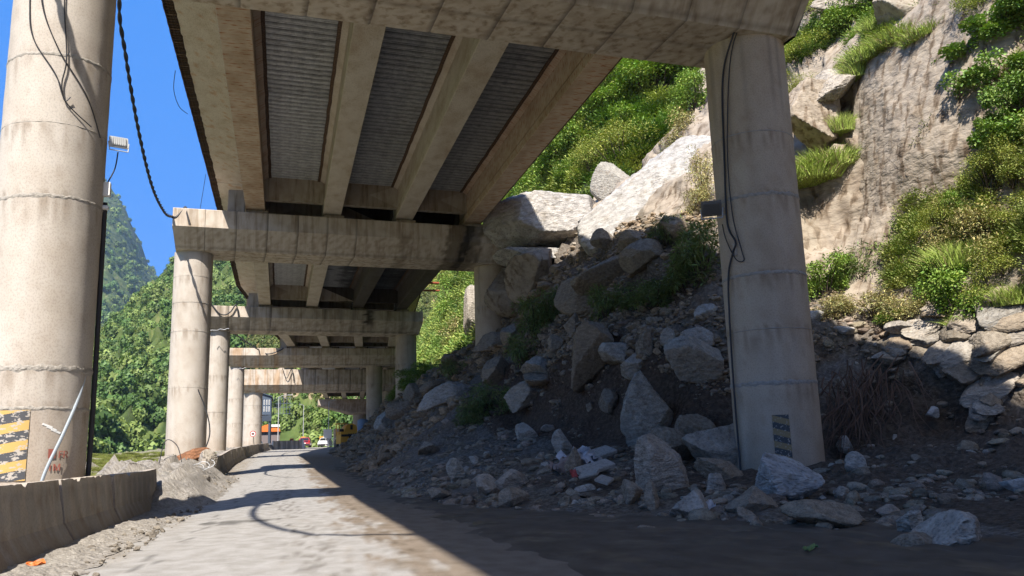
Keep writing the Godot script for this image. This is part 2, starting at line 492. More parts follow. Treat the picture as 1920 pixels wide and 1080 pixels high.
func build_slope() -> void:
	var s := -20.0
	while s < 171:
		tg_s.append(s)
		s += 0.8 if s < 6 else (0.19 if s < 46 else (0.45 if s < 85 else 1.1))
	var amp := [0.03, 0.06, 0.14, 0.28, 0.3, 0.4, 0.45, 0.6, 0.9, 0.8, 1.0, 1.6, 2.0]
	var ns := tg_s.size()
	for i in ns:
		var r := slope_row(tg_s[i])
		for j in TV:
			var t := 11.999 * j / (TV - 1)
			var k := int(t)
			var q := r[k].cubic_interpolate(r[k + 1], r[maxi(k - 1, 0)], r[mini(k + 2, 12)], t - k)
			tg.append(P(q.x, q.y, tg_s[i]))
	# normals of the smooth form, then relief along them
	var nn := PackedVector3Array()
	for i in ns:
		for j in TV:
			var du := tg[mini(i + 1, ns - 1) * TV + j] - tg[maxi(i - 1, 0) * TV + j]
			var dv := tg[i * TV + mini(j + 1, TV - 1)] - tg[i * TV + maxi(j - 1, 0)]
			nn.append(dv.cross(du).normalized())
	for i in ns:
		for j in TV:
			var t := 11.999 * j / (TV - 1)
			var a := row_amount(t, amp)
			var p := tg[i * TV + j]
			var q := Vector3(p.x, p.y * 1.6 - p.z * 0.25, p.z)
			var d: float = nz.get_noise_3dv(q * 0.35) * 0.9 + nz.get_noise_3dv(q * 1.3) * 0.5
			var rd: float = nz.get_noise_3dv(q * 0.16) * 0.85
			# the face breaks in flat steps along its joints, with open cracks between
			var wq := q + Vector3(nz.get_noise_3dv(q * 0.5), nz.get_noise_3dv(q * 0.5 + Vector3(7, 0, 0)), 0) * 0.5
			rd += ncell.get_noise_3d(wq.x * 0.3, wq.y * 0.2, wq.z * 0.3) * 0.45 + ncell.get_noise_3d(wq.x * 0.9 + 5, wq.y * 0.75, wq.z * 0.9) * 0.085
			rd += nz.get_noise_3d(p.x * 0.9, p.y * 1.6, p.z * 0.9) * 0.09 + nz.get_noise_3d(p.x * 2.2, p.y * 5.0, p.z * 2.2) * 0.05
			rd -= 0.3 * smoothstep(0.86, 0.97, nridge.get_noise_3d(p.x * 0.2 + 3, p.y * 0.07, p.z * 0.2))
			rd -= 0.12 * smoothstep(0.88, 0.97, nridge.get_noise_3d(p.x * 0.35, p.y * 0.6 + 8, p.z * 0.35))
			var rocky := smoothstep(5.5, 7.0, t) * (1.0 - smoothstep(9.2, 10.0, t)) * (1.0 - smoothstep(38.0, 48.0, tg_s[i]))
			tg[i * TV + j] = p + nn[i * TV + j] * a * lerpf(d, rd, rocky)
	tn = nn
	for zone in [["debris_slope", 0, 111, "soil"], ["cliff", 110, 163, "cliff"], ["hillside", 162, TV, "green_ground"]]:
		var j0: int = zone[1]
		var nv: int = zone[2] - j0
		var pts := PackedVector3Array()
		var cols := PackedColorArray()
		for i in ns:
			var far := smoothstep(42, 52, tg_s[i])
			for j in range(j0, j0 + nv):
				var p := tg[i * TV + j]
				pts.append(p)
				var t := 11.999 * j / (TV - 1)
				var c := Color(1, 1, 1)
				var w := nz.get_noise_3dv(p * 0.45)
				if zone[0] == "debris_slope":
					var grey := smoothstep(-0.1, 0.3, w + 0.25 * nz.get_noise_3dv(p * 3.0))
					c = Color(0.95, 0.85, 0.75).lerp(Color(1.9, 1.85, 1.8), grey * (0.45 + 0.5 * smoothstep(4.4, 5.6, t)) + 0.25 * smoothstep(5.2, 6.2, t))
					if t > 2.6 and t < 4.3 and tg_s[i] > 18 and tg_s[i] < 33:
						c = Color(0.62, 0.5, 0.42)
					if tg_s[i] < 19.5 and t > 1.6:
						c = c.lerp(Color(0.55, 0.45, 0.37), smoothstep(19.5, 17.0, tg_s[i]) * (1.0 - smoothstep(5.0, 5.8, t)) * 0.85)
				elif zone[0] == "cliff":
					var g := smoothstep(0.12, 0.3, w)
					var green := maxf(far, smoothstep(0.12, 0.35, nz.get_noise_3dv(p * 0.2 + Vector3(70, 0, 0))) * 0.5)
					c = Color(1, 1, 1).lerp(Color(0.62, 0.55, 0.5), g * 0.5)
					var run := smoothstep(0.1, 0.4, nz.get_noise_3d(p.x * 1.3, p.y * 0.09, p.z * 1.3)) * smoothstep(-0.2, 0.2, nz.get_noise_3d(p.x * 0.3, p.y * 0.3 + 5, p.z * 0.3))
					c = c.lerp(Color(0.42, 0.37, 0.33), run * 0.75)
					c = c.lerp(Color(1.35, 1.33, 1.32), smoothstep(0.25, 0.5, nz.get_noise_3d(p.x * 1.6, p.y * 0.1 + 30, p.z * 1.6)) * 0.6)
					var pale := smoothstep(25.0, 28.0, tg_s[i])      # the big slab behind the slide is paler and greyer
					c = c.lerp(c * Color(1.35, 1.42, 1.52), pale)
					c = c.lerp(Color(0.5, 0.48, 0.46), pale * smoothstep(0.1, 0.35, nz.get_noise_3d(p.x * 0.5, p.y * 1.2, p.z * 0.5)) * 0.8)
					c = c.lerp(Color(0.2, 0.27, 0.08), green * (0.9 if far > 0.5 else 0.25))
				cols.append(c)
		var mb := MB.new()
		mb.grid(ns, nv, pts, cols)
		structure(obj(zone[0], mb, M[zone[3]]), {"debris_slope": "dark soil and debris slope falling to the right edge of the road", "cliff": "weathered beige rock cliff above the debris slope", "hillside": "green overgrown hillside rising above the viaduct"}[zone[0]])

func slope_point(s: float, x: float) -> Array:   # where the slope stands at that x: [position, normal]
	var i := clampi(tg_s.bsearch(s), 0, tg_s.size() - 1)
	for j in range(1, TV):
		if tg[i * TV + j].x >= x:
			var a := tg[i * TV + j - 1]
			var b := tg[i * TV + j]
			return [a.lerp(b, clampf((x - a.x) / maxf(b.x - a.x, 0.001), 0, 1)), tn[i * TV + j]]
	return [tg[i * TV + TV - 1], Vector3.UP]

func ground_y(x: float, s: float) -> float:
	return along(ROAD_RISE, s)

func build_ground() -> void:
	var mb := MB.new()
	mb.quad(P(-4000, -4.5, -4000), P(-4000, -4.5, 4000), P(4000, -4.5, 4000), P(4000, -4.5, -4000), Color(1, 1, 1))
	structure(obj("ground", mb, M.green_ground), "river flat and ground out to the horizon")
	# road
	mb = MB.new()
	var pts := PackedVector3Array()
	var cols := PackedColorArray()
	var ns := 620
	var nw := 150
	for i in ns + 1:
		var s := -20 + 260.0 * pow(float(i) / ns, 1.7)
		var m := along(ROAD_MID, s)
		for j in nw + 1:
			var x := m - 4.6 + 11.2 * j / nw
			var y := along(ROAD_RISE, s) + 0.012 * nz.get_noise_2d(x * 2, s * 1.2) - 0.0
			pts.append(P(x, y, s))
			var w := nz.get_noise_2d(x * 1.6, s * 0.3) + 0.6 * nz.get_noise_2d(x * 5, s * 1.3 + 90)
			var right := smoothstep(0.85 + w * 0.5, 1.4 + w * 0.5, x - (m - 0.6) * 0.6) * (1.0 - smoothstep(60, 90, s))
			var left := smoothstep(-1.5 - w * 0.4, -2.3, x - (m - 0.6)) * (1.0 - smoothstep(50, 70, s))
			var c := Color(1, 1, 1).lerp(Color(0.6, 0.5, 0.4), right * 0.92).lerp(Color(0.8, 0.73, 0.64), left)
			# lanes where the dust is worn through to the dark stone, and a few damp or cracked spots
			var lane := smoothstep(0.5, 0.1, absf(x - (m - 0.45 + 0.2 * sin(s * 0.16)))) + 0.8 * smoothstep(0.35, 0.05, absf(x - (m + 0.75)))
			var path := lane * smoothstep(0.0, 0.2, nz.get_noise_2d(x * 6, s * 1.1 + 40)) * smoothstep(-0.25, 0.15, nz.get_noise_2d(x * 18, s * 5.0 + 7))
			path *= 1.0 - smoothstep(30, 46, s)
			c = c.lerp(c * Color(0.5, 0.47, 0.44), clampf(path, 0, 1) * 0.75)
			var pale := smoothstep(0.25, 0.5, nz.get_noise_2d(x * 2.5, s * 0.5 + 20)) * (1.0 - right)
			c = c.lerp(Color(1.22, 1.2, 1.17), pale * 0.6)
			var patch := smoothstep(1.0, 0.8, Vector2((x + 0.72) / 0.7, (s - 16.0 - x * 0.2) / 0.45).length() + 0.35 * nz.get_noise_2d(x * 4, s * 4))
			c = c.lerp(c * 0.45, patch)
			var crack := smoothstep(0.05, 0.015, absf(x + 1.55 + 0.22 * nz.get_noise_2d(3, s * 0.9) + 0.05 * nz.get_noise_2d(3, s * 6.0) - 0.02 * s)) * smoothstep(-0.2, 0.1, nz.get_noise_2d(8, s))
			c = c.lerp(c * 0.5, crack)
			crack = smoothstep(0.045, 0.012, absf(x - 0.2 + 0.5 * nz.get_noise_2d(31, s * 0.5) + 0.05 * nz.get_noise_2d(13, s * 7.0))) * smoothstep(0.0, 0.2, nz.get_noise_2d(18, s * 0.6))
			c = c.lerp(c * 0.6, crack)
			cols.append(c)
	mb.grid(ns + 1, nw + 1, pts, cols)
	structure(obj("road", mb, M.road), "dusty grey asphalt road with mud drifted over its right half")
	# wet silt at the foot of the slide, a sheet of its own with a ragged edge
	mb = MB.new()
	pts = PackedVector3Array()
	cols = PackedColorArray()
	for i in 161:
		var s := 2.0 + 44.0 * i / 160.0
		for j in 41:
			var f := j / 40.0
			var e := 2.5 + 0.35 * nz.get_noise_2d(s * 0.5, 5) + 0.06 * nz.get_noise_2d(s * 3.0, 9)
			var x := lerpf(e, 7.5, f)
			pts.append(P(x, along(ROAD_RISE, s) - 0.014 + 0.03 * smoothstep(0.0, 0.07, f) + 0.012 * nz.get_noise_2d(x * 3, s * 3) + 0.05 * smoothstep(0.25, 0.8, f) * (0.5 + nz.get_noise_2d(x * 3.5, s * 3.5)), s))
			cols.append(Color(1, 1, 1))
	mb.grid(161, 41, pts, cols)
	structure(obj("wet_silt", mb, M.wet), "dark wet silt spread over the road along the foot of the slide")
	# bank behind the barrier, and the mud that has run through the gap in it
	mb = MB.new()
	pts = PackedVector3Array()
	cols = PackedColorArray()
	for i in 241:
		var s := -12 + 170.0 * pow(i / 240.0, 1.4)
		var y0 := along(ROAD_RISE, s)
		var gap := smoothstep(19, 23, s) * (1.0 - smoothstep(33, 37.5, s))
		var off := along(ROAD_MID, s) - 0.6
		for j in 61:
			var f := j / 60.0
			var x := lerpf(-26, -1.55, pow(f, 0.42)) + off
			var h := 0.55 + 0.25 * nz.get_noise_2d(x, s)
			h = lerpf(-4.6, h, smoothstep(-24, -11.5, x - off))
			var rim := smoothstep(-3.32, -3.02, x - off)
			h = lerpf(h, -0.02, rim) if gap < 0.01 else lerpf(lerpf(h, -0.02, rim), (0.25 + h * 0.75 + 0.38 * nridge.get_noise_2d(x * 1.4, s * 1.2)) * smoothstep(-1.55, -2.9, x - off + 0.35 * nz.get_noise_2d(2, s * 2)) - 0.02, gap)
			h += 0.09 * nz.get_noise_2d(x * 3, s * 3) * smoothstep(-1.6, -2.4, x - off)
			h += gap * (0.16 * nridge.get_noise_2d(x * 3.2, s * 3.2) + 0.05 * nz.get_noise_2d(x * 11, s * 11)) * smoothstep(-1.7, -2.5, x - off)
			pts.append(P(x, y0 + h, s))
			cols.append(Color(1, 1, 1).lerp(Color(0.75, 0.8, 0.5), smoothstep(-5, -8, x - off) * 0.7))
	mb.grid(241, 61, pts, cols)
	structure(obj("roadside_bank", mb, M.mud), "bank of drying grey mud and grass behind the road barrier")
	# ridge of scraped silt along the barrier's foot
	mb = MB.new()
	pts = PackedVector3Array()
	cols = PackedColorArray()
	for i in 301:
		var s := 3.0 + 32.0 * i / 300.0
		for j in 17:
			var f := j / 16.0
			var x := -2.95 + 1.0 * f + 0.12 * nz.get_noise_2d(s * 2, 3)
			var h := 0.045 * sin(PI * f) * (0.4 + 0.9 * nz.get_noise_2d(s * 0.9, f * 2)) + 0.03 * nz.get_noise_2d(s * 5, f * 8) * sin(PI * f) + 0.05 * (1 - f)
			pts.append(P(x, along(ROAD_RISE, s) + maxf(h, -0.03) + 0.006, s))
			cols.append(Color(1, 1, 1))
	mb.grid(301, 17, pts, cols)
	stuff(obj("mud_windrow", mb, M.mud), "low ridge of crumbled mud along the foot of the barrier")

# polar hills: real distance, rising from a foot line to a ridge line (heading in degrees off the bridge axis)
func build_hill(called: String, label: String, tab: Array, m: Material, bump: float, na: int, nr: int) -> Array:
	var pts := PackedVector3Array()
	var cols := PackedColorArray()
	for i in na + 1:
		var f := float(i) / na
		var a := lerpf(tab[0][0], tab[-1][0], f)
		var k := 0
		while k < tab.size() - 2 and a > tab[k + 1][0]:
			k += 1
		var w: float = clampf((a - tab[k][0]) / (tab[k + 1][0] - tab[k][0]), 0, 1)
		var r0 := lerpf(tab[k][1], tab[k + 1][1], w)
		var r1 := lerpf(tab[k][2], tab[k + 1][2], w)
		var hh := lerpf(tab[k][3], tab[k + 1][3], w)
		for j in nr + 1:
			var g := float(j) / nr
			var r := lerpf(r0, r1, g)
			var p := P(sin(deg_to_rad(a)) * r, -4.0 + hh * pow(g, 0.85), cos(deg_to_rad(a)) * r)
			var q := p * (3.0 / bump)
			p.y += bump * (nridge.get_noise_3dv(q * 0.35) * 0.8 + nz.get_noise_3dv(q) * 0.5) * smoothstep(0, 0.15, g)
			pts.append(p)
			cols.append(Color(1, 1, 1).lerp(Color(4.2, 3.2, 3.6), smoothstep(0.1, 0.02, g) * smoothstep(0.0, 0.3, nz.get_noise_3dv(p * 0.12))))
	var mb := MB.new()
	mb.grid(na + 1, nr + 1, pts, cols, true)
	structure(obj(called, mb, m), label)
	return [pts, nr + 1]

# ---------------------------------------------------------------- viaduct
# each pier: left column x, s; right column x, s; cap left end, right end; top, shoulder, underside; column diameter
const PIERS := [
	[-4.05, 15.7, 10.55, 16.5, -5.05, 11.35, 12.05, 11.22, 10.36, 1.66, 1.0],
	[-4.15, 39.8, 10.15, 40.9, -5.05, 11.3, 12.05, 11.22, 10.36, 1.68, 1.0],
	[-4.85, 65.0, 9.35, 66.4, -5.7, 10.3, 12.05, 11.25, 10.36, 1.68, 1.0],
	[-4.85, 90.0, 9.25, 90.0, -5.6, 11.6, 12.05, 11.3, 10.3, 1.68, 1.0],
	[-3.85, 112.3, 13.5, 113.0, -5.2, 14.6, 12.05, 10.1, 9.25, 2.3, 1.25],
]
const EDGE := [-3.5, -3.5, -3.6, -1.3, 1.4, 6.4]     # the deck's left edge at each pier
const AXIS_S := [15.9, 39.95, 65.2, 90.0, 112.6, 174.0]
const DECK_W := 14.25

func skew_of(k: int) -> float:
	return 0.0 if k > 4 else (PIERS[k][3] - PIERS[k][1]) / (PIERS[k][2] - PIERS[k][0])

func cap_s(k: int, x: float) -> float:
	return AXIS_S[k] if k > 4 else PIERS[k][1] + skew_of(k) * (x - PIERS[k][0])

func streaks(p: Vector3) -> Color:
	var a := nz.get_noise_2d(p.x * 5.0 + p.z * 3.1, 2.0 + p.y * 0.12)
	var b := nz.get_noise_2d(p.x * 17.0 + p.z * 9.0, p.y * 0.4)
	var f := smoothstep(0.15, 0.5, a + b * 0.5)
	return Color(1, 1, 1).lerp(Color(0.66, 0.61, 0.56), f * 0.6)

func cap_color(k: int) -> Callable:
	return func(p: Vector3) -> Color:
		var c := streaks(p)
		var low: float = (PIERS[k][6] - p.y) / 1.7
		if k == 1:   # the seepage that runs down the far end of this cap
			var w := nz.get_noise_2d(p.x * 4, p.y * 2) * 0.3
			c = c.lerp(Color(0.3, 0.28, 0.24), smoothstep(0.95, 0.75, absf(p.x - 8.55 + low * 0.35 + w)) * 0.85)
			c = c.lerp(Color(0.1, 0.1, 0.1), smoothstep(0.3, 0.16, absf(p.x - 8.75 + low * 0.45 + w * 0.4)) * 0.95)
			c = c.lerp(Color(0.5, 0.47, 0.42), smoothstep(0.35, 0.1, absf(p.x - 5.4 + w)) * smoothstep(0.2, 0.6, low) * 0.8)
		if k == 2:
			c = c.lerp(Color(0.16, 0.16, 0.16), smoothstep(0.35, 0.25, absf(p.x - 6.2 + nz.get_noise_2d(p.x * 9, p.y * 3) * 0.2)) * smoothstep(0.75, 0.55, low))
			c = c.lerp(Color(0.4, 0.38, 0.35), smoothstep(0.1, 0.45, nz.get_noise_2d(p.x * 2.4, 9)) * 0.7)
		if k == 4 or k == 3:
			var q := smoothstep(0.0, 0.5, nz.get_noise_2d(p.x * 6.5, 31 + p.y * 0.1))
			c = c.lerp(Color(0.85, 0.6, 0.36), q * 0.6 * smoothstep(2.5, 0.5, p.x))
		return c

func column(parent: Node3D, x: float, s: float, dia: float, y0: float, y1: float, joints: Array, sd: float) -> void:
	var prof := PackedVector2Array()
	var n := int((y1 - y0) / 0.12)
	for j in n + 1:
		var y := lerpf(y0, y1, float(j) / n)
		var r := dia / 2
		for q in joints:
			r += 0.012 * sin(float(q[0]) * 7.0 + sd) * (1.0 if y > q[0] else -1.0) / joints.size()
		prof.append(Vector2(r, y))
	var base := parent.position
	var at := P(x, 0, s) - base
	var mb := MB.new()
	var colf := func(p: Vector3) -> Color:
		var w := p + base
		var a := nz.get_noise_3d(w.x * 1.1, w.y * 0.12, w.z * 1.1)
		var c := Color(1, 1, 1).lerp(Color(0.66, 0.6, 0.52), smoothstep(0.0, 0.6, a) * 0.28)
		for q in joints:
			var d: float = q[0] - w.y
			if d > -0.05 and d < 0.7:
				c = c.lerp(Color(0.55, 0.5, 0.45), smoothstep(0.7, 0.0, d) * smoothstep(0.0, 0.4, nz.get_noise_3d(w.x * 9, w.y * 0.6, w.z * 9)) * 0.8)
		c = c.lerp(Color(0.72, 0.67, 0.62), smoothstep(0.3, 0.6, nz.get_noise_3d(w.x * 2.4, w.y * 1.7 + sd, w.z * 2.4)) * 0.35)
		c = c.lerp(Color(1.1, 1.1, 1.1), smoothstep(0.25, 0.55, nz.get_noise_3d(w.x * 1.2 + 9, w.y * 0.8, w.z * 1.2)) * 0.5)
		if x > 5.0:      # brown tint painted in to warm the shaded columns on the slide's side
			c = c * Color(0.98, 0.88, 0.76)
		var rain := smoothstep(0.2, 0.5, nz.get_noise_3d(w.x * 6, w.y * 0.06 + 3, w.z * 6)) * smoothstep(y1 - 3.6, y1 - 0.4, w.y)
		c = c.lerp(Color(0.5, 0.46, 0.42), rain * 0.55)
		c = c.lerp(Color(0.66, 0.56, 0.46), smoothstep(1.6, 0.2, w.y - y0 - 0.6 - nz.get_noise_3d(w.x * 3, 4, w.z * 3)) * 0.45)
		return c
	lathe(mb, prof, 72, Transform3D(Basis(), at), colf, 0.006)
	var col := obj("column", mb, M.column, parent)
	for q in joints:
		var jb := MB.new()
		var pr := PackedVector2Array()
		var hw: float = q[1]
		for e in [[-1.0, -0.01], [-0.6, 0.5], [0.0, 1.0], [0.6, 0.5], [1.0, -0.01]]:
			pr.append(Vector2(dia / 2 + e[1] * (0.008 + hw * 0.18), e[0] * hw))
		var tf := Transform3D(Basis(), at + Vector3(0, q[0], 0))
		# the mortar lip is ragged: its height wanders round the column
		var pts := PackedVector3Array()
		var cols := PackedColorArray()
		for i in 97:
			var a := TAU * i / 96
			var wob: float = hw * 0.5 * nz.get_noise_3d(cos(a) * 9, q[0] * 5 + sd * 9, sin(a) * 9) + q[2] * cos(a + sd)
			var fat := 0.55 + 0.9 * absf(nz.get_noise_3d(cos(a) * 16, q[0] * 5 + 40, sin(a) * 16))
			for p in pr:
				pts.append(tf * Vector3(cos(a) * (dia / 2 + (p.x - dia / 2) * fat), p.y * fat + wob, sin(a) * (dia / 2 + (p.x - dia / 2) * fat)))
				cols.append(Color(1, 1, 1))
		jb.grid(97, pr.size(), pts, cols)
		obj("mortar_joint", jb, M.mortar, col)

func build_pier(k: int, label: String, jl: Array, jr: Array, yl: float, yr: float) -> Node3D:
	var d: Array = PIERS[k]
	var base := P(d[0], 0, d[1])
	var n := thing("bridge_pier", label, "bridge pier", base, 0.0, "piers of the viaduct")
	var sk := skew_of(k)
	var dir := Vector3(1, 0, -sk).normalized()
	var across := Vector3(-dir.z, 0, dir.x)   # towards the camera
	var wb: float = d[10]
	var wt := wb + 0.78
	var poly := PackedVector2Array([Vector2(-wb, d[8]), Vector2(wb, d[8]), Vector2(wt, d[7]), Vector2(wt, d[6] - 0.03), Vector2(wt - 0.03, d[6]), Vector2(-wt + 0.03, d[6]), Vector2(-wt, d[6] - 0.03), Vector2(-wt, d[7])])
	var ts := PackedFloat32Array()
	var ins := PackedFloat32Array()
	var x: float = d[4]
	var step := 0.15 if k < 2 else 0.3
	var pan := 0.0
	var seams := PackedFloat32Array()
	while x < d[5] - 0.02:
		ts.append(x)
		ins.append(0.0)
		pan += step
		x += step
		if pan > 1.28:      # the joint between two form panels
			for g in [[-0.026, 0.0], [-0.012, 0.016], [0.012, 0.016], [0.026, 0.0]]:
				ts.append(x + g[0])
				ins.append(g[1])
			seams.append(x)
			x += step
			pan = step
	ts.append(d[5])
	ins.append(0.0)
	var place := func(t: float, p: Vector2) -> Vector3:
		var e := minf(t - float(d[4]), float(d[5]) - t)   # ends lean in below the shoulder
		var q := Vector3(t - d[0], 0, -sk * (t - d[0])) + across * p.x
		q.y = p.y
		if e < 0.001 and p.y < d[7] - 0.1:
			q += dir * (0.16 if t < 0 else -0.16) * (d[7] - p.y)
		return q
	var mb := MB.new()
	var cc := cap_color(k)
	prism(mb, poly, ts, place, func(p: Vector3) -> Color:
		var w := p + base
		var col: Color = cc.call(w)
		var t := (p - across * p.dot(across)).dot(dir) / dir.x + float(d[0])
		for q in seams:
			if absf(t - q) < 0.02:
				col = col * 0.5
			elif absf(t - q) < 0.16 and p.y < d[7] + 0.1:
				col = col.lerp(Color(0.6, 0.55, 0.5), 0.5 * smoothstep(0.0, 0.4, nz.get_noise_3d(w.x * 3, w.y * 4, w.z * 3)))
		if (p.y > d[8] + 0.07 and p.y < d[8] + 0.16) or (p.y < d[8] + 0.01 and absf(p.dot(across)) < 0.09):
			col = col * 0.72
		return col, 16, true, ins)
	obj("pier_cap", mb, M.concrete, n)
	column(n, d[0], d[1], d[9], yl, d[8] + 0.02, jl, k * 1.7)
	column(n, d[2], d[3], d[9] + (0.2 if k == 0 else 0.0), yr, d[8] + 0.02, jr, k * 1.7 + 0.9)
	# pedestals under the girders of the spans on both sides, and the upstand at the deck's edge
	for side in [-1, 1]:
		for g in 4:
			var gx: float = EDGE[k] + 2.04 + 3.45 * g
			var pb := MB.new()
			box(pb, Vector3(gx - d[0], d[6] + 0.085, -sk * (gx - d[0])) - across * side * (wt - 0.62), Vector3(0.95, 0.2, 0.7), Color(0.82, 0.8, 0.78), Basis(Vector3.UP, 0.0), 0.015)
			obj("bearing_pedestal", pb, M.concrete, n)
		var ub := MB.new()
		var ux: float = EDGE[k] + 1.12
		box(ub, Vector3(ux - d[0], d[6] + 0.52, -sk * (ux - d[0])) - across * side * (wt - 0.55), Vector3(0.72, 1.06, 0.8), Color(0.7, 0.69, 0.68), Basis(), 0.02)
		obj("shear_block", ub, M.concrete, n)
	return n

func build_span(k: int, label: String, fine: bool) -> void:
	var n := thing("bridge_span", label, "bridge deck span", P(EDGE[maxi(k - 1, 0)], 12.25, AXIS_S[maxi(k - 1, 0)]), 0.0, "deck spans of the viaduct")
	var base := n.position
	var a := k - 1
	# how a point across the deck (u from its left edge, y) runs from pier a to pier k
	var s_at := func(pier: int, x: float) -> float:
		return -14.0 + 0.05 * x if pier < 0 else cap_s(pier, x)
	var F := func(t: float, u: float, y: float) -> Vector3:
		var xa: float = EDGE[maxi(a, 0)] + u
		var xb: float = EDGE[k] + u
		return P(lerpf(xa, xb, t), y, lerpf(s_at.call(a, xa), s_at.call(k, xb), t)) - base
	var length: float = (F.call(1.0, 3.0, 0.0) as Vector3).distance_to(F.call(0.0, 3.0, 0.0))
	var t0 := 0.12 / length
	var t1 := 1.0 - t0
	var ns := int(length / 0.5) if fine else 12
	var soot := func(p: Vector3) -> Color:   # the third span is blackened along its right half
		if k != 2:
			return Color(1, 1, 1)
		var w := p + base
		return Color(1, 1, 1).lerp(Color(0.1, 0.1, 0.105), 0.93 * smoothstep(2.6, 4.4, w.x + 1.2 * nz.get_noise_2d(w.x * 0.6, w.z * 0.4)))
	var yb := 12.25
	var ys := 13.85        # underside of the slab
	for g in 4:
		var u := 2.04 + 3.45 * g
		var poly := PackedVector2Array()
		for q in [[-0.41, 0.0], [0.41, 0.0], [0.425, 0.02], [0.425, 0.32], [0.36, 0.46], [0.36, 1.36], [0.58, 1.5], [0.58, 1.62], [-0.58, 1.62], [-0.58, 1.5], [-0.36, 1.36], [-0.36, 0.46], [-0.425, 0.32], [-0.425, 0.02]]:
			poly.append(Vector2(q[0], yb + q[1]))
		var mb := MB.new()
		var place := func(t: float, p: Vector2) -> Vector3:
			return F.call(t, u + p.x, p.y + (0.004 * nz.get_noise_1d(t * 400 + g * 50) if p.y < yb + 0.1 else 0.0))
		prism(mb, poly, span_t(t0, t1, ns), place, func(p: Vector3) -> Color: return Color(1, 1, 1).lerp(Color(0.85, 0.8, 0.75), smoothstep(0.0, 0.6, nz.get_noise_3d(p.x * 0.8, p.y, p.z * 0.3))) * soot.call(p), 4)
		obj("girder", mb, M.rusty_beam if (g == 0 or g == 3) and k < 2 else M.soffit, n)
	# slab with its cantilevers; its bays are closed from below by profiled sheets
	var sl := MB.new()
	var slab := PackedVector2Array([Vector2(0.22, 14.12), Vector2(0.22, 13.93), Vector2(1.44, ys), Vector2(DECK_W - 1.4, ys), Vector2(DECK_W - 0.1, 13.93), Vector2(DECK_W - 0.1, 14.12)])
	var place2 := func(t: float, p: Vector2) -> Vector3:
		var rag := 0.05 * nz.get_noise_2d(t * length * 5, p.y * 20 + k) if absf(p.x - 0.22) < 0.01 or p.x > DECK_W - 0.11 else 0.0
		return F.call(t, p.x + rag, p.y)
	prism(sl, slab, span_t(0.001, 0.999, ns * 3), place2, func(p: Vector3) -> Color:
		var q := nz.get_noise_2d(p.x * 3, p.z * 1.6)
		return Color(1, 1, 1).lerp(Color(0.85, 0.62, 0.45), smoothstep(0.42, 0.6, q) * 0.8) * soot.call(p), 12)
	obj("deck_slab", sl, M.soffit, n)
	for bay in 3:
		var u0 := 2.04 + 3.45 * bay + 0.6
		var u1 := u0 + 2.25
		var mb := MB.new()
		var pitch := 0.36 if fine else 0.72
		var m := int(length / pitch)
		var pts := PackedVector3Array()
		var cols := PackedColorArray()
		for i in m:
			var sheet := int(i / 3.0)
			var tone := (0.72 + 0.45 * rng.randf()) * (0.75 + 0.5 * fposmod(sin(sheet * 12.9898 + bay) * 437.58, 1.0))
			for w in [[0.0, 0.0, 1.9], [0.13, 0.0, 1.9], [0.17, 0.012, 1.0], [0.3, 0.012, 0.9], [0.34, 0.0, 1.6], [0.42, 0.0, 1.3], [0.56, 0.1, 0.55], [0.88, 0.1, 0.4]]:  # lower flanges painted bright as if reflecting the ground, recesses painted dark
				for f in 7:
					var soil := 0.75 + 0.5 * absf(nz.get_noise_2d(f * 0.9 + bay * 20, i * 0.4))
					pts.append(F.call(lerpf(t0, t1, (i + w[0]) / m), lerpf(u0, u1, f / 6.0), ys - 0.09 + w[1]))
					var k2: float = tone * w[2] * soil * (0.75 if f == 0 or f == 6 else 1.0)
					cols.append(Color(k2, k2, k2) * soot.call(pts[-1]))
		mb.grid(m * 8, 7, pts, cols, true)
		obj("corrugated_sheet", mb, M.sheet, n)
		for e in 2:
			var ab := MB.new()
			var ux := u0 + 0.02 if e == 0 else u1 - 0.02
			var ang := PackedVector2Array([Vector2(-0.06, ys - 0.14), Vector2(0.06, ys - 0.14), Vector2(0.06, ys - 0.095), Vector2(-0.06, ys - 0.095)])
			prism(ab, ang, span_t(t0, t1, ns), func(t: float, p: Vector2) -> Vector3: return F.call(t, ux + p.x + 0.02 * nz.get_noise_1d(t * 900 + bay * 70 + e * 31), p.y + 0.012 * nz.get_noise_1d(t * 1500)), white, 1)
			obj("edge_angle", ab, M.rust, n)
		for e in 2:
			var db := MB.new()
			var tm := 1.7 / length if e == 0 else 1.0 - 1.7 / length
			var tw := 0.16 / length
			var diaphragm := PackedVector2Array([Vector2(u0 - 0.3, yb + 0.42), Vector2(u1 + 0.3, yb + 0.42), Vector2(u1 + 0.3, ys - 0.03), Vector2(u0 - 0.3, ys - 0.03)])
			prism(db, diaphragm, PackedFloat32Array([tm - tw, tm + tw]), func(t: float, p: Vector2) -> Vector3: return F.call(t, p.x, p.y), func(p: Vector3) -> Color: return streaks(p + base) * Color(0.85, 0.85, 0.85) * soot.call(p), 16)
			obj("diaphragm", db, M.concrete, n)
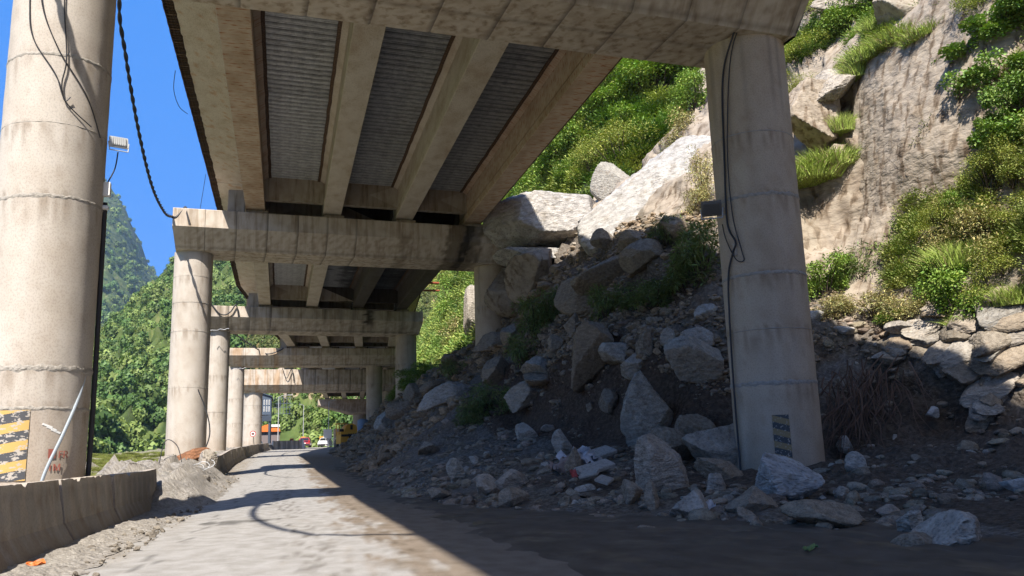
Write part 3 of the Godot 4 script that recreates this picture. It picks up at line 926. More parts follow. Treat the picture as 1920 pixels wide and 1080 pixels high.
	# bars left standing out along both edges, with the edge steel outside them
	for e in 2:
		var rb := MB.new()
		var u := 0.0 if e == 0 else DECK_W
		var sg := -1.0 if e == 0 else 1.0
		u += 0.2 if e == 0 else -0.12
		var step := 0.17 if fine else 0.5
		var wide := 0.3 if e == 0 else 0.12
		for i in int(length / step):
			var t := (i + 0.25 * rng.randf()) * step / length
			var big := i % 5 == 0
			box(rb, F.call(t, u + sg * wide * 0.5, 13.96 + 0.02 * rng.randf()), Vector3(wide, 0.04, 0.075 if big else 0.028), Color(1, 1, 1) * (2.6 if big else 1.3))
			cyl(rb, F.call(t, u + sg * wide * 0.8, 13.97), F.call(t + 0.0006, u + sg * wide * (0.7 + 0.2 * rng.randf()), 14.3 + 0.2 * rng.randf()), 0.012, 4)
		for q in [[0.22, 13.99, 0.014], [0.42, 14.0, 0.016], [0.62, 14.0, 0.014], [0.8, 14.05, 0.018], [0.9, 14.22, 0.014]]:
			var path := PackedVector3Array()
			for i in int(length / 1.5) + 1:
				var t := float(i) / int(length / 1.5)
				path.append(F.call(t, u + sg * wide * (q[0] + 0.03 * rng.randf()), q[1]))
			tube(rb, path, q[2], 4)
		prism(rb, PackedVector2Array([Vector2(-0.012, 13.93), Vector2(0.012, 13.93), Vector2(0.012, 14.1), Vector2(-0.012, 14.1)]), span_t(0.0, 1.0, ns * 2), func(t: float, p: Vector2) -> Vector3: return F.call(t, u + sg * wide + p.x + 0.012 * nz.get_noise_1d(t * 300), p.y + 0.012 * nz.get_noise_1d(t * 200 + 40)), func(p: Vector3) -> Color: return Color(1.7, 1.25, 1.0) * (1.0 + 0.5 * nz.get_noise_3dv(p * 2.0)))
		prism(rb, PackedVector2Array([Vector2(-0.02, 14.06), Vector2(wide, 14.06), Vector2(wide, 14.12), Vector2(-0.02, 14.12)]), span_t(0.0, 1.0, ns), func(t: float, p: Vector2) -> Vector3: return F.call(t, u + sg * p.x, p.y), func(_p: Vector3) -> Color: return Color(0.5, 0.5, 0.5))
		stuff(obj("edge_reinforcement", rb, M.rust, n))

func build_viaduct() -> void:
	build_pier(0, "nearest bridge pier, left column striped yellow, right column standing in rubble", [[8.05, 0.05, 0.03], [6.8, 0.015, 0.02], [5.5, 0.055, 0.03], [2.62, 0.075, 0.0], [1.98, 0.045, 0.0]], [[8.0, 0.02, 0.0], [6.55, 0.055, 0.03], [4.75, 0.05, 0.02], [3.5, 0.012, 0.0], [2.35, 0.06, 0.02]], 0.2, -0.2)
	build_pier(1, "second bridge pier, a white boulder leaning on the right end of its dark stained cap", [[9.2, 0.008, 0.0], [8.0, 0.012, 0.0], [6.7, 0.014, 0.0], [4.2, 0.014, 0.0]], [[8.2, 0.02, 0.0]], 0.3, 4.0)
	build_pier(2, "third bridge pier with heavily streaked right column below the rust bracket", [[7.0, 0.012, 0.0], [4.4, 0.012, 0.0]], [[8.0, 0.015, 0.0]], 1.0, 4.0)
	build_pier(3, "fourth bridge pier, its right column standing alone before the deep cap", [[7.0, 0.02, 0.0], [4.5, 0.012, 0.0]], [[8.4, 0.02, 0.0], [5.7, 0.02, 0.0]], 1.5, 4.0)
	build_pier(4, "fifth bridge pier with a deep rain streaked cap and thick columns", [[7.6, 0.03, 0.0], [5.2, 0.02, 0.0]], [[7.2, 0.02, 0.0]], 1.8, 3.0)
	# the last bent before the bend: one column under a cap that tapers to its tip
	var n := thing("bridge_pier", "farthest bridge pier, a single column under a cap tapering to the left", "bridge pier", P(14.7, 0, 171.5), 0.0, "piers of the viaduct")
	var mb := MB.new()
	var place := func(t: float, p: Vector2) -> Vector3:
		var drop := lerpf(0.42, 1.0, clampf((t + 8.2) / 6.4, 0, 1))
		return Vector3(t, 12.0 - (12.0 - p.y) * drop, p.x)
	prism(mb, PackedVector2Array([Vector2(-1.3, 8.9), Vector2(1.3, 8.9), Vector2(1.6, 9.3), Vector2(1.6, 12.0), Vector2(-1.6, 12.0), Vector2(-1.6, 9.3)]), span_t(-8.2, 8.2, 40), place, func(p: Vector3) -> Color: return streaks(p * 1.3) * Color(0.95, 0.9, 0.86), 8)
	obj("pier_cap", mb, M.concrete, n)
	column(n, 14.7, 171.5, 2.7, 2.4, 8.95, [[6.2, 0.02, 0.0]], 4.0)
	build_span(0, "deck span overhead, nearest of the viaduct", true)
	build_span(1, "deck span between the two nearest piers, its steel sheets in full view", true)
	build_span(2, "deck span beyond the second pier, soot dark on its right half", true)
	build_span(3, "deck span over the third and fourth piers", false)
	build_span(4, "deck span ending on the deep capped fifth pier", false)
	build_span(5, "farthest deck span, curving away over the tapered pier", false)

# ---------------------------------------------------------------- rocks
var ico := []      # unit spheres, coarse to fine: [points, triangles]

func build_spheres() -> void:
	var g := (1 + sqrt(5.0)) / 2
	var v := PackedVector3Array()
	for q in [[-1, g, 0], [1, g, 0], [-1, -g, 0], [1, -g, 0], [0, -1, g], [0, 1, g], [0, -1, -g], [0, 1, -g], [g, 0, -1], [g, 0, 1], [-g, 0, -1], [-g, 0, 1]]:
		v.append(Vector3(q[0], q[1], q[2]).normalized())
	var f := PackedInt32Array([0, 5, 11, 0, 1, 5, 0, 7, 1, 0, 10, 7, 0, 11, 10, 1, 9, 5, 5, 4, 11, 11, 2, 10, 10, 6, 7, 7, 8, 1, 3, 4, 9, 3, 2, 4, 3, 6, 2, 3, 8, 6, 3, 9, 8, 4, 5, 9, 2, 11, 4, 6, 10, 2, 8, 7, 6, 9, 1, 8])
	ico.append([v.duplicate(), f.duplicate()])
	for lev in 5:
		var cache := {}
		var nf := PackedInt32Array()
		for k in range(0, f.size(), 3):
			var m := []
			for e in 3:
				var a := f[k + e]
				var b := f[k + (e + 1) % 3]
				var key := mini(a, b) * 100000 + maxi(a, b)
				if not cache.has(key):
					cache[key] = v.size()
					v.append((v[a] + v[b]).normalized())
				m.append(cache[key])
			nf.append_array([f[k], m[0], m[2], m[0], f[k + 1], m[1], m[2], m[1], f[k + 2], m[0], m[1], m[2]])
		f = nf
		ico.append([v.duplicate(), f.duplicate()])

# a broken block: a ball cut by planes, then roughened; flat layers make it split like schist
func rock_mb(sd: int, size: Vector3, level: int, planes := 13, rough := 0.05, taper := 0.0, layer := 0.0, cuts := []) -> MB:
	var r := RandomNumberGenerator.new()
	r.seed = sd
	var pn := PackedVector3Array()
	var pd := PackedFloat32Array()
	for k in planes:
		var d := Vector3(r.randfn(), r.randfn(), r.randfn()).normalized()
		pn.append(d)
		pd.append(r.randf_range(0.46, 0.86))
	if cuts.size():
		planes = cuts.size()
		pn.clear()
		pd.clear()
		for q in cuts:
			pn.append(Vector3(q[0], q[1], q[2]).normalized())
			pd.append(q[3])
	var off := Vector3(r.randf() * 100, r.randf() * 100, r.randf() * 100)
	var mb := MB.new()
	var base: PackedVector3Array = ico[level][0]
	var tone := r.randf_range(0.85, 1.12)
	var warm := r.randf_range(-0.05, 0.06)
	for d in base:
		var m := 1.12
		var second := 1.12
		var face := d
		for k in planes:
			var q := pn[k].dot(d)
			if q > 0.05:
				var h := pd[k] / q
				if h < m:
					second = m
					m = h
					face = pn[k]
				elif h < second:
					second = h
		m -= 0.02 * smoothstep(0.1, 0.0, second - m)      # worn edges
		var p := d * m
		var q3 := p * 2.2 + off
		var n := nz.get_noise_3dv(q3 * 1.5) * 0.8 + nridge.get_noise_3dv(q3 * 3.0) * 0.5
		if layer > 0.0:
			n += layer * nridge.get_noise_3d(q3.x * 0.8, q3.y * 7.0, q3.z * 0.8)
		p += d * n * rough
		if level >= 4:
			p += d * rough * 0.35 * nridge.get_noise_3dv(q3 * 8.0)
		p *= size * 0.5
		if taper > 0.0:
			var f := 1.0 - taper * clampf(p.y / size.y + 0.5, 0, 1)
			p.x *= f
			p.z *= f
		mb.v.append(p)
		var bent := Vector3(nz.get_noise_3dv(q3 * 3.0), nz.get_noise_3dv(q3 * 3.0 + Vector3(9, 0, 0)), nz.get_noise_3dv(q3 * 3.0 + Vector3(0, 9, 0))) * 0.28
		mb.facing.append((Vector3(face.x / size.x, face.y / size.y, face.z / size.z).normalized() + bent).normalized())
		var mark := smoothstep(0.2, 0.5, nz.get_noise_3dv(q3 * 2.0 + Vector3(30, 0, 0)))
		mb.c.append(Color(tone * (1 + warm), tone, tone * (1 - warm)).lerp(Color(0.62, 0.55, 0.46), mark * 0.55))
		mb.uv.append(Vector2())
	mb.ix = ico[level][1]
	return mb

func rock(called: String, label: String, x: float, y: float, s: float, w: float, h: float, d: float, yaw: float, tilt: float, sd: int, mat := "rock", taper := 0.0, planes := 13, level := 4, rough := 0.05, layer := 0.3, group := "boulders of the rock slide") -> MeshInstance3D:
	var o := obj(called, rock_mb(sd, Vector3(w, h, d) * 1.12, level, planes, rough, taper, layer), M[mat])
	o.position = P(x, y, s)
	o.basis = Basis(Vector3.UP, deg_to_rad(yaw)) * Basis(Vector3.BACK, deg_to_rad(tilt))
	tag(o, label, "boulder", group)
	return o

# ---------------------------------------------------------------- plants
func leaf(mb: MB, at: Vector3, dir: Vector3, up: Vector3, length: float, width: float, col: Color) -> void:
	var side := dir.cross(up).normalized() * width * 0.5
	var fold := up * width * 0.18
	var a := at
	var m := at + dir * length * 0.45
	var e := at + dir * length - up * length * 0.12
	var o := mb.v.size()
	mb.v.append_array([a, m + side + fold, e, m - side + fold])
	mb.c.append_array([col, col, col, col])
	mb.uv.append_array([Vector2(), Vector2(), Vector2(), Vector2()])
	mb.ix.append_array([o, o + 1, o + 2, o, o + 2, o + 3])

var shrubs := {}

# kinds: round leafy bush, long-leaved (bamboo-like) plant, small-leaved thorny bush, grass tuft, broad-leaved creeper, dry weed
func plant_mesh(kind: String, variant: int) -> Array:
	var r := RandomNumberGenerator.new()
	r.seed = hash(kind) + variant * 77
	var mb := MB.new()
	var st := MB.new()
	var hue := {"bush": Color(0.2, 0.31, 0.06), "long": Color(0.16, 0.22, 0.075), "thorn": Color(0.31, 0.36, 0.085), "grass": Color(0.38, 0.48, 0.11), "creeper": Color(0.21, 0.33, 0.085), "weed": Color(0.44, 0.43, 0.18)}
	var base: Color = hue[kind]
	var count: int = {"bush": 4200, "long": 1300, "thorn": 5200, "grass": 2400, "creeper": 4200, "weed": 1700}[kind]
	if kind == "grass":
		for k in count:
			var a := r.randf() * TAU
			var q := Vector3(cos(a), 0, sin(a)) * sqrt(r.randf()) * 0.5
			var lean := Vector3(r.randfn(), 0, r.randfn()) * 0.22 + q * 0.5
			var h := r.randf_range(0.25, 0.8) * (1.0 - q.length() * 0.6)
			var d := (Vector3.UP + lean).normalized()
			var tip := q + d * h + lean * h * 0.5 - Vector3(0, h * 0.12, 0)
			var sd := d.cross(Vector3(r.randfn(), 0, r.randfn())).normalized() * 0.007
			var c := base * r.randf_range(0.6, 1.25)
			if r.randf() < 0.18:
				c = Color(0.3, 0.25, 0.12) * r.randf_range(0.7, 1.1)
			var m := q + d * h * 0.55
			var o := mb.v.size()
			mb.v.append_array([q - sd, q + sd, m + sd * 0.8, m - sd * 0.8, tip])
			for z in 5:
				mb.c.append(c)
				mb.uv.append(Vector2())
			mb.ix.append_array([o, o + 1, o + 2, o, o + 2, o + 3, o + 3, o + 2, o + 4])
		return [mb.mesh(), null]
	var lobes := []
	var nl: int = {"bush": 13, "long": 16, "thorn": 16, "creeper": 14, "weed": 20}[kind]
	for k in nl:
		var a := r.randf() * TAU
		var rad := sqrt(r.randf()) * 0.42
		var y := r.randf_range(0.18, 0.85)
		if kind == "creeper":
			y = r.randf_range(0.1, 0.45)
			rad = sqrt(r.randf()) * 0.62
		if kind == "weed":
			rad *= 0.75
		rad *= 1.0 - 0.45 * maxf(0, y - 0.5)
		var ctr := Vector3(cos(a) * rad, y, sin(a) * rad)
		lobes.append([ctr, r.randf_range(0.13, 0.24), r.randf_range(0.7, 1.3)])
		var root := Vector3(ctr.x * 0.15, 0, ctr.z * 0.15)
		tube(st, PackedVector3Array([root, root.lerp(ctr, 0.5) + Vector3(0, 0.05, 0), ctr]), 0.014, 4, Color(1, 1, 1), 0.004)
	for k in count:
		var lb: Array = lobes[r.randi() % nl]
		var d := Vector3(r.randfn(), r.randfn() * 0.8 + 0.15, r.randfn()).normalized()
		var at: Vector3 = lb[0] + d * lb[1] * pow(r.randf(), 0.45)
		var dir := (d + Vector3(r.randfn(), r.randfn() - 0.2, r.randfn()) * 0.55).normalized()
		var up := (Vector3.UP + Vector3(r.randfn(), r.randfn(), r.randfn()) * 0.5)
		up = (up - dir * up.dot(dir)).normalized()
		var c := base * r.randf_range(0.65, 1.2) * lerpf(1.0, lb[2], 0.5)
		c.r *= r.randf_range(0.85, 1.25)
		match kind:
			"bush":
				leaf(mb, at, dir, up, r.randf_range(0.035, 0.06), r.randf_range(0.02, 0.036), c)
			"thorn":
				leaf(mb, at, dir, up, r.randf_range(0.022, 0.04), r.randf_range(0.01, 0.017), c)
			"creeper":
				leaf(mb, at, dir, up, r.randf_range(0.04, 0.07), r.randf_range(0.032, 0.055), c)
			"long":
				leaf(mb, at, (dir + Vector3(0, -0.3, 0)).normalized(), up, r.randf_range(0.1, 0.17), r.randf_range(0.016, 0.026), c)
			"weed":
				if r.randf() < 0.35:
					c = Color(0.28, 0.24, 0.11) * r.randf_range(0.7, 1.1)
				leaf(mb, at, dir, up, r.randf_range(0.05, 0.1), r.randf_range(0.012, 0.024), c)
	return [mb.mesh(), st.mesh()]

func plant(called: String, kind: String, label: String, group: String, x: float, y: float, s: float, w: float, h: float, tint := 1.0) -> Node3D:
	var va := rng.randi() % 3
	var key := kind + str(va)
	if not shrubs.has(key):
		shrubs[key] = plant_mesh(kind, va)
	var o := thing(called, label, "grass" if kind == "grass" else ("creeper" if kind == "creeper" else "shrub"), P(x, y, s), rng.randf() * TAU, group)
	o.scale = Vector3(w, h, w)
	var m: Material = M.dry_leaf if kind == "weed" else M.leaf
	inst("blades" if kind == "grass" else "foliage", shrubs[key][0], m, o)
	if shrubs[key][1]:
		inst("stem", shrubs[key][1], M.bark, o)
	return o

func scatter(called: String, label: String, mesh: Mesh, m: Material, xf: Array, cols: Array) -> void:
	var mm := MultiMesh.new()
	mm.transform_format = MultiMesh.TRANSFORM_3D
	mm.use_colors = true
	mm.mesh = mesh
	mm.instance_count = xf.size()
	for k in xf.size():
		mm.set_instance_transform(k, xf[k])
		mm.set_instance_color(k, cols[k])
	var o := MultiMeshInstance3D.new()
	o.name = called
	o.multimesh = mm
	o.material_override = m
	add_child(o, true)
	stuff(o, label)

func build_boulders() -> void:
	rock("boulder", "tall pointed grey boulder standing like a tooth in the rubble", 9.39, 1.78, 20.53, 1.91, 2.16, 0.95, 10, 6, 100, "rock", 0.42, 8, 4, 0.05, 0.20)
	rock("boulder", "narrow leaning rock tucked against the left side of the pointed boulder", 9.25, 1.61, 21.15, 0.90, 1.05, 0.63, 30, 20, 107, "rubble_rock", 0.20, 11, 4, 0.05, 0.40)
	rock("boulder", "broad triangular slab boulder leaning below the pointed boulder", 6.60, 0.59, 14.36, 1.24, 1.17, 0.62, -10, 8, 114, "rock", 0.35, 9, 4, 0.05, 0.25)
	rock("boulder", "bluish grey boulder wedged behind the triangular slab boulder", 8.87, 0.99, 18.81, 1.64, 0.87, 1.15, 15, -6, 121, "rubble_rock", 0.20, 12, 4, 0.05, 0.20)
	rock("boulder", "dark layered boulder right of the pointed boulder", 9.84, 1.37, 19.34, 1.39, 0.91, 0.98, 0, -18, 128, "rubble_rock", 0.10, 10, 4, 0.05, 0.50)
	rock("boulder", "long brown boulder with a pale broken right end beside the striped column", 9.69, 0.90, 17.28, 1.85, 1.10, 1.30, 0, -25, 135, "rock", 0.15, 10, 4, 0.05, 0.40)
	rock("boulder", "large pale blue grey boulder against the foot of the striped column", 7.76, 0.45, 12.06, 1.66, 0.91, 1.33, 12, -8, 142, "pale_rock", 0.30, 12, 5, 0.05, 0.15)
	rock("boulder", "squat grey boulder at the front edge of the rubble below the slab boulder", 5.84, 0.15, 11.65, 0.85, 0.52, 0.68, 30, 0, 149, "rock", 0.20, 12, 4, 0.05, 0.20)
	rock("boulder", "flat dark slab sloping down in front of the long brown boulder", 8.12, 0.56, 14.89, 0.97, 0.46, 0.58, -10, -22, 156, "rubble_rock", 0.00, 9, 4, 0.05, 0.60)
	rock("boulder", "brown wedge shaped rock under the flat dark slab", 7.25, 0.37, 13.44, 0.55, 0.58, 0.39, 40, 0, 163, "rock", 0.50, 9, 4, 0.05, 0.20)
	rock("boulder", "mud coated boulder just left of the pale blue grey boulder", 6.83, 0.20, 11.39, 0.91, 0.46, 0.73, -15, -12, 170, "rubble_rock", 0.20, 10, 4, 0.05, 0.30)
	rock("boulder", "thin upright stone below the triangular slab boulder", 5.84, 0.24, 12.95, 0.41, 0.50, 0.25, 10, 5, 177, "rubble_rock", 0.60, 9, 3, 0.05, 0.30)
	rock("boulder", "dark squat stone left of the thin upright stone", 5.81, 0.30, 13.69, 0.52, 0.48, 0.42, 0, 0, 184, "rubble_rock", 0.30, 10, 3, 0.05, 0.30)
	rock("boulder", "grey block at the road edge, leftmost of the front rubble", 4.20, 0.32, 17.65, 0.88, 0.56, 0.71, 20, -5, 191, "rock", 0.10, 11, 4, 0.05, 0.20)
	rock("boulder", "grey flat topped boulder behind the leftmost grey block", 4.80, 0.43, 17.65, 0.86, 0.45, 0.69, 0, 5, 198, "rock", 0.10, 11, 4, 0.05, 0.20)
	rock("boulder", "low dark stone at the water line below the flat topped boulder", 4.22, 0.19, 15.68, 0.60, 0.37, 0.48, 0, 0, 205, "rubble_rock", 0.20, 11, 3, 0.05, 0.20)
	rock("boulder", "light grey upright block on the middle of the rubble fan", 7.09, 1.13, 21.18, 0.62, 0.77, 0.43, 10, 10, 212, "rock", 0.20, 9, 3, 0.05, 0.20)
	rock("boulder", "light grey rounded rock alone on the dark soil", 7.30, 1.61, 25.41, 0.78, 0.61, 0.63, 10, 0, 219, "rock", 0.10, 10, 3, 0.05, 0.20)
	rock("boulder", "small pale rock on the left of the rubble fan", 6.06, 0.82, 19.95, 0.44, 0.34, 0.35, 0, 0, 226, "rock", 0.10, 10, 3, 0.05, 0.20)
	rock("boulder", "small white flat stone below the soil face", 7.99, 1.75, 25.19, 0.48, 0.24, 0.38, 0, 0, 233, "rock", 0.10, 10, 3, 0.05, 0.20)
	rock("boulder", "grey upright stone at the left foot of the slope", 4.24, 0.57, 21.44, 0.50, 0.60, 0.35, 10, 8, 240, "rock", 0.30, 10, 3, 0.05, 0.20)
	rock("boulder", "small bright stone above the leftmost grey block", 5.00, 0.85, 22.46, 0.34, 0.28, 0.27, 0, 0, 247, "rock", 0.10, 10, 3, 0.05, 0.20)
	rock("boulder", "brown broken rock beside the torn white plastic", 6.25, 0.72, 17.93, 0.59, 0.68, 0.41, 10, -10, 254, "rubble_rock", 0.20, 10, 3, 0.05, 0.40)
	rock("boulder", "dark rock at the left edge of the triangular slab boulder", 7.71, 0.72, 17.20, 0.46, 0.61, 0.32, 0, 0, 261, "rubble_rock", 0.20, 10, 3, 0.05, 0.30)
	rock("boulder", "wet dark stone in the silt at the foot of the left slope", 3.39, 0.18, 19.18, 0.60, 0.35, 0.48, 0, 0, 268, "rubble_rock", 0.20, 10, 3, 0.05, 0.30)
	rock("boulder", "dark rock lying out on the wet road below the rubble", 4.79, -0.06, 10.70, 0.43, 0.24, 0.38, 0, 0, 275, "rubble_rock", 0.20, 11, 4, 0.05, 0.20)
	rock("boulder", "mud covered boulder at the road edge right of the column", 6.77, 0.15, 9.63, 1.07, 0.39, 0.96, 0, -6, 282, "rubble_rock", 0.15, 12, 4, 0.05, 0.30)
	rock("boulder", "upright grey rock standing on the right of the road", 7.07, 0.10, 8.45, 0.42, 0.47, 0.33, 10, 0, 289, "rock", 0.40, 10, 4, 0.05, 0.20)
	rock("boulder", "low sloping grey boulder lying on the road, nearest of all", 6.66, 0.08, 7.38, 1.00, 0.44, 0.80, -5, -8, 296, "rock", 0.35, 10, 4, 0.05, 0.30)
	rock("boulder", "flat muddy rock under the upright grey rock on the road", 6.26, 0.02, 7.44, 0.49, 0.21, 0.44, -5, 0, 303, "rubble_rock", 0.20, 10, 3, 0.05, 0.30)
	rock("boulder", "largest smooth boulder on the lip of the soil face", 9.23, 3.97, 24.50, 2.18, 2.18, 1.52, 75, -6, 310, "rubble_rock", 0.05, 11, 4, 0.05, 0.15)
	rock("boulder", "angular boulder leaning on the largest smooth boulder", 9.73, 3.90, 23.35, 1.30, 0.80, 1.04, 0, 10, 317, "rock", 0.15, 10, 4, 0.05, 0.30)
	rock("boulder", "pale tilted rock on the lip of the soil face", 9.80, 3.40, 22.39, 0.97, 0.60, 0.77, 0, 25, 324, "rock", 0.20, 10, 4, 0.05, 0.20)
	rock("boulder", "dark upright rock behind the pale tilted rock", 10.11, 3.99, 22.16, 0.77, 0.85, 0.54, 0, 0, 331, "rubble_rock", 0.35, 9, 3, 0.05, 0.20)
	rock("boulder", "heavy layered boulder overhanging the soil face by the column", 10.54, 3.20, 20.29, 1.83, 1.23, 1.46, 10, -5, 338, "rock", 0.10, 13, 4, 0.05, 0.40)
	rock("boulder", "boulder resting on top of the heavy layered boulder", 10.91, 3.87, 20.81, 1.61, 0.85, 1.29, 10, 8, 345, "rock", 0.10, 13, 4, 0.05, 0.40)
	rock("boulder", "small standing stone between the ledge boulders", 10.59, 4.07, 21.70, 0.44, 0.56, 0.35, 0, 0, 352, "rock", 0.20, 10, 3, 0.05, 0.20)
	rock("boulder", "flat pale boulder on the left end of the ledge", 8.81, 3.94, 28.53, 1.89, 0.85, 1.51, 0, -3, 359, "rock", 0.10, 10, 4, 0.05, 0.50)
	rock("boulder", "layered dark slab beneath the flat pale boulder", 8.77, 3.48, 28.07, 1.51, 0.64, 1.21, 0, -5, 366, "rubble_rock", 0.10, 10, 4, 0.05, 0.50)
	rock("boulder", "tilted pointed slab hanging below the left end of the ledge", 8.45, 2.99, 29.04, 1.80, 0.85, 1.44, 0, 22, 373, "rock", 0.20, 10, 4, 0.05, 0.30)
	rock("boulder", "round rock set in the dark soil face", 9.22, 2.36, 23.16, 0.82, 0.70, 0.65, 10, 0, 380, "rubble_rock", 0.20, 10, 3, 0.05, 0.20)
	rock("boulder", "small rock set in the soil face left of the round rock", 9.07, 2.33, 24.21, 0.38, 0.43, 0.31, 10, 0, 387, "rubble_rock", 0.20, 10, 3, 0.05, 0.20)
	rock("boulder", "pair topped stone above the flat pale boulder", 9.96, 5.36, 28.15, 0.85, 0.95, 0.68, 0, 0, 394, "rubble_rock", 0.30, 10, 3, 0.05, 0.20)
	rock("boulder", "grey cobble left of the largest smooth boulder", 9.29, 4.67, 28.17, 0.69, 0.69, 0.56, 0, 0, 401, "rubble_rock", 0.10, 10, 3, 0.05, 0.20)
	rock("boulder", "bluish pale rock high on the rubble beside the column", 11.98, 4.92, 21.90, 0.86, 0.66, 0.69, 0, 0, 408, "pale_rock", 0.10, 12, 3, 0.05, 0.20)
	rock("boulder", "dark rock touching the column above the ledge", 11.49, 3.88, 20.68, 0.58, 0.46, 0.46, 0, 0, 415, "rubble_rock", 0.10, 12, 3, 0.05, 0.20)
	rock("boulder", "lichen grey boulder right of the second pier's foot", 9.36, 5.94, 34.60, 1.32, 1.14, 1.06, 0, 0, 422, "rubble_rock", 0.20, 12, 4, 0.05, 0.20)
	rock("boulder", "slanting grey boulder at the foot of the second pier", 9.12, 5.83, 37.04, 1.79, 0.96, 1.43, 0, 20, 429, "rubble_rock", 0.20, 12, 4, 0.05, 0.30)
	rock("boulder", "dark rounded boulder in the shade under the white boulder", 10.88, 6.88, 29.19, 2.23, 1.60, 1.78, 10, 5, 436, "rubble_rock", 0.20, 11, 4, 0.05, 0.20)
	rock("boulder", "dark slab in the shade right of the brown overhang", 11.27, 7.35, 28.17, 2.39, 1.52, 1.91, -15, 12, 443, "rubble_rock", 0.25, 11, 4, 0.05, 0.30)
	rock("boulder", "long dark boulder along the crest of the rubble", 11.76, 7.39, 25.23, 1.98, 0.99, 1.59, 10, 8, 450, "rubble_rock", 0.20, 11, 4, 0.05, 0.40)
	rock("boulder", "jagged dark boulder on the crest below the pale slab", 12.14, 8.55, 27.54, 1.51, 0.99, 1.21, 10, 0, 457, "rubble_rock", 0.30, 11, 4, 0.05, 0.30)
	rock("boulder", "blocky grey boulder on the crest near the floodlight", 12.67, 8.47, 25.31, 1.41, 1.01, 1.13, 20, 0, 464, "rubble_rock", 0.30, 11, 4, 0.05, 0.30)
	rock("boulder", "dark block at the right foot of the white boulder", 12.27, 9.29, 30.61, 1.05, 0.86, 0.84, 20, 0, 471, "rubble_rock", 0.20, 11, 3, 0.05, 0.30)
	rock("boulder", "long tilted slab on the skyline of the left slope", 6.74, 3.51, 36.22, 2.43, 1.22, 1.70, 0, 18, 478, "rock", 0.15, 10, 4, 0.05, 0.40)
	rock("boulder", "dark slab above the long tilted slab", 7.36, 4.44, 42.05, 1.76, 0.85, 1.41, 0, 15, 485, "rubble_rock", 0.20, 10, 4, 0.05, 0.40)
	rock("boulder", "pale slab far down the left slope", 5.68, 2.87, 49.26, 2.10, 1.05, 1.68, 0, 10, 492, "rock", 0.20, 10, 4, 0.05, 0.30)
	rock("boulder", "dark rock at the far foot of the left slope", 6.25, 3.40, 46.57, 1.54, 1.15, 1.23, 0, 0, 499, "rubble_rock", 0.20, 10, 3, 0.05, 0.30)
	rock("boulder", "grey rock on the far left slope below the skyline", 6.95, 4.13, 46.59, 1.39, 1.32, 1.12, 0, 0, 506, "rubble_rock", 0.20, 10, 3, 0.05, 0.30)
	rock("boulder", "brown pointed rock on the skyline by the second pier", 8.71, 5.92, 43.85, 1.27, 0.89, 1.01, 0, 0, 513, "rubble_rock", 0.30, 10, 3, 0.05, 0.30)
	rock("boulder", "rock half buried in the slope under the second pier", 8.28, 4.16, 32.84, 1.41, 1.13, 1.13, 0, 0, 520, "rubble_rock", 0.20, 11, 4, 0.05, 0.30)
	rock("boulder", "rock low on the left slope above the silt", 4.88, 1.24, 29.65, 0.83, 0.64, 0.67, 0, 0, 527, "rubble_rock", 0.20, 11, 3, 0.05, 0.30)
	rock("boulder", "pale slab right of the column at the shade line", 14.26, 4.51, 20.16, 0.78, 0.39, 0.63, 0, 0, 534, "pale_rock", 0.10, 10, 3, 0.05, 0.30)
	rock("boulder", "thin white slab right of the column", 14.61, 4.02, 19.18, 0.64, 0.26, 0.51, 0, 0, 541, "pale_rock", 0.10, 10, 3, 0.05, 0.30)
	rock("boulder", "grey triangular rock in the dirt right of the column", 10.15, 0.60, 13.44, 0.51, 0.46, 0.41, 0, 0, 548, "rock", 0.30, 10, 3, 0.05, 0.20)
	rock("boulder", "grey rock behind the column's foot", 12.38, 0.97, 16.68, 0.57, 0.41, 0.46, 0, 0, 555, "rock", 0.20, 10, 3, 0.05, 0.20)
	rock("boulder", "dusty block in front of the grey triangular rock", 8.32, 0.28, 11.46, 0.32, 0.26, 0.26, 0, 0, 562, "rock", 0.20, 10, 3, 0.05, 0.20)
	rock("boulder", "pale block lodged in the dark bank", 14.46, 1.63, 16.20, 0.45, 0.26, 0.36, 0, 0, 569, "pale_rock", 0.20, 10, 3, 0.05, 0.20)
	rock("boulder", "whitish slab at the right edge of the picture", 10.10, 0.38, 9.95, 0.46, 0.22, 0.37, 0, 0, 576, "pale_rock", 0.20, 10, 3, 0.05, 0.20)
	rock("boulder", "brown overhanging rock under the white boulder", 11.43, 9.33, 37.50, 3.34, 2.31, 2.67, 25, 10, 583, "cliff", -0.10, 10, 5, 0.05, 0.30)
	rock("boulder", "brown rock wedged against the second pier's column", 10.76, 8.95, 39.00, 2.38, 2.38, 1.90, -15, 0, 590, "cliff", -0.10, 10, 5, 0.05, 0.30)
	rock("boulder", "grey pointed block above the white boulder", 16.25, 14.42, 38.50, 2.80, 2.68, 2.24, 50, -14, 597, "rock", 0.35, 9, 5, 0.05, 0.15)
	rock("boulder", "split grey slab between the white boulder and the sloping slab", 15.96, 12.46, 37.00, 2.62, 2.04, 2.10, 0, 30, 604, "rock", 0.10, 10, 4, 0.05, 0.40)
	rock("boulder", "broken pale blocks at the foot of the sloping slab", 15.36, 11.43, 33.50, 2.13, 2.13, 1.70, 0, 30, 611, "pale_rock", 0.10, 10, 4, 0.05, 0.40)
	rock("boulder", "wedge shaped brown rock on the green hillside", 23.12, 21.99, 46.00, 2.95, 1.96, 2.36, 0, 22, 618, "rock", 0.40, 9, 4, 0.05, 0.30)
	rock("boulder", "dark brown rock wall beside the column", 20.50, 18.20, 36.00, 2.11, 3.91, 1.88, 0, -20, 625, "rock", 0.20, 10, 4, 0.05, 0.50)
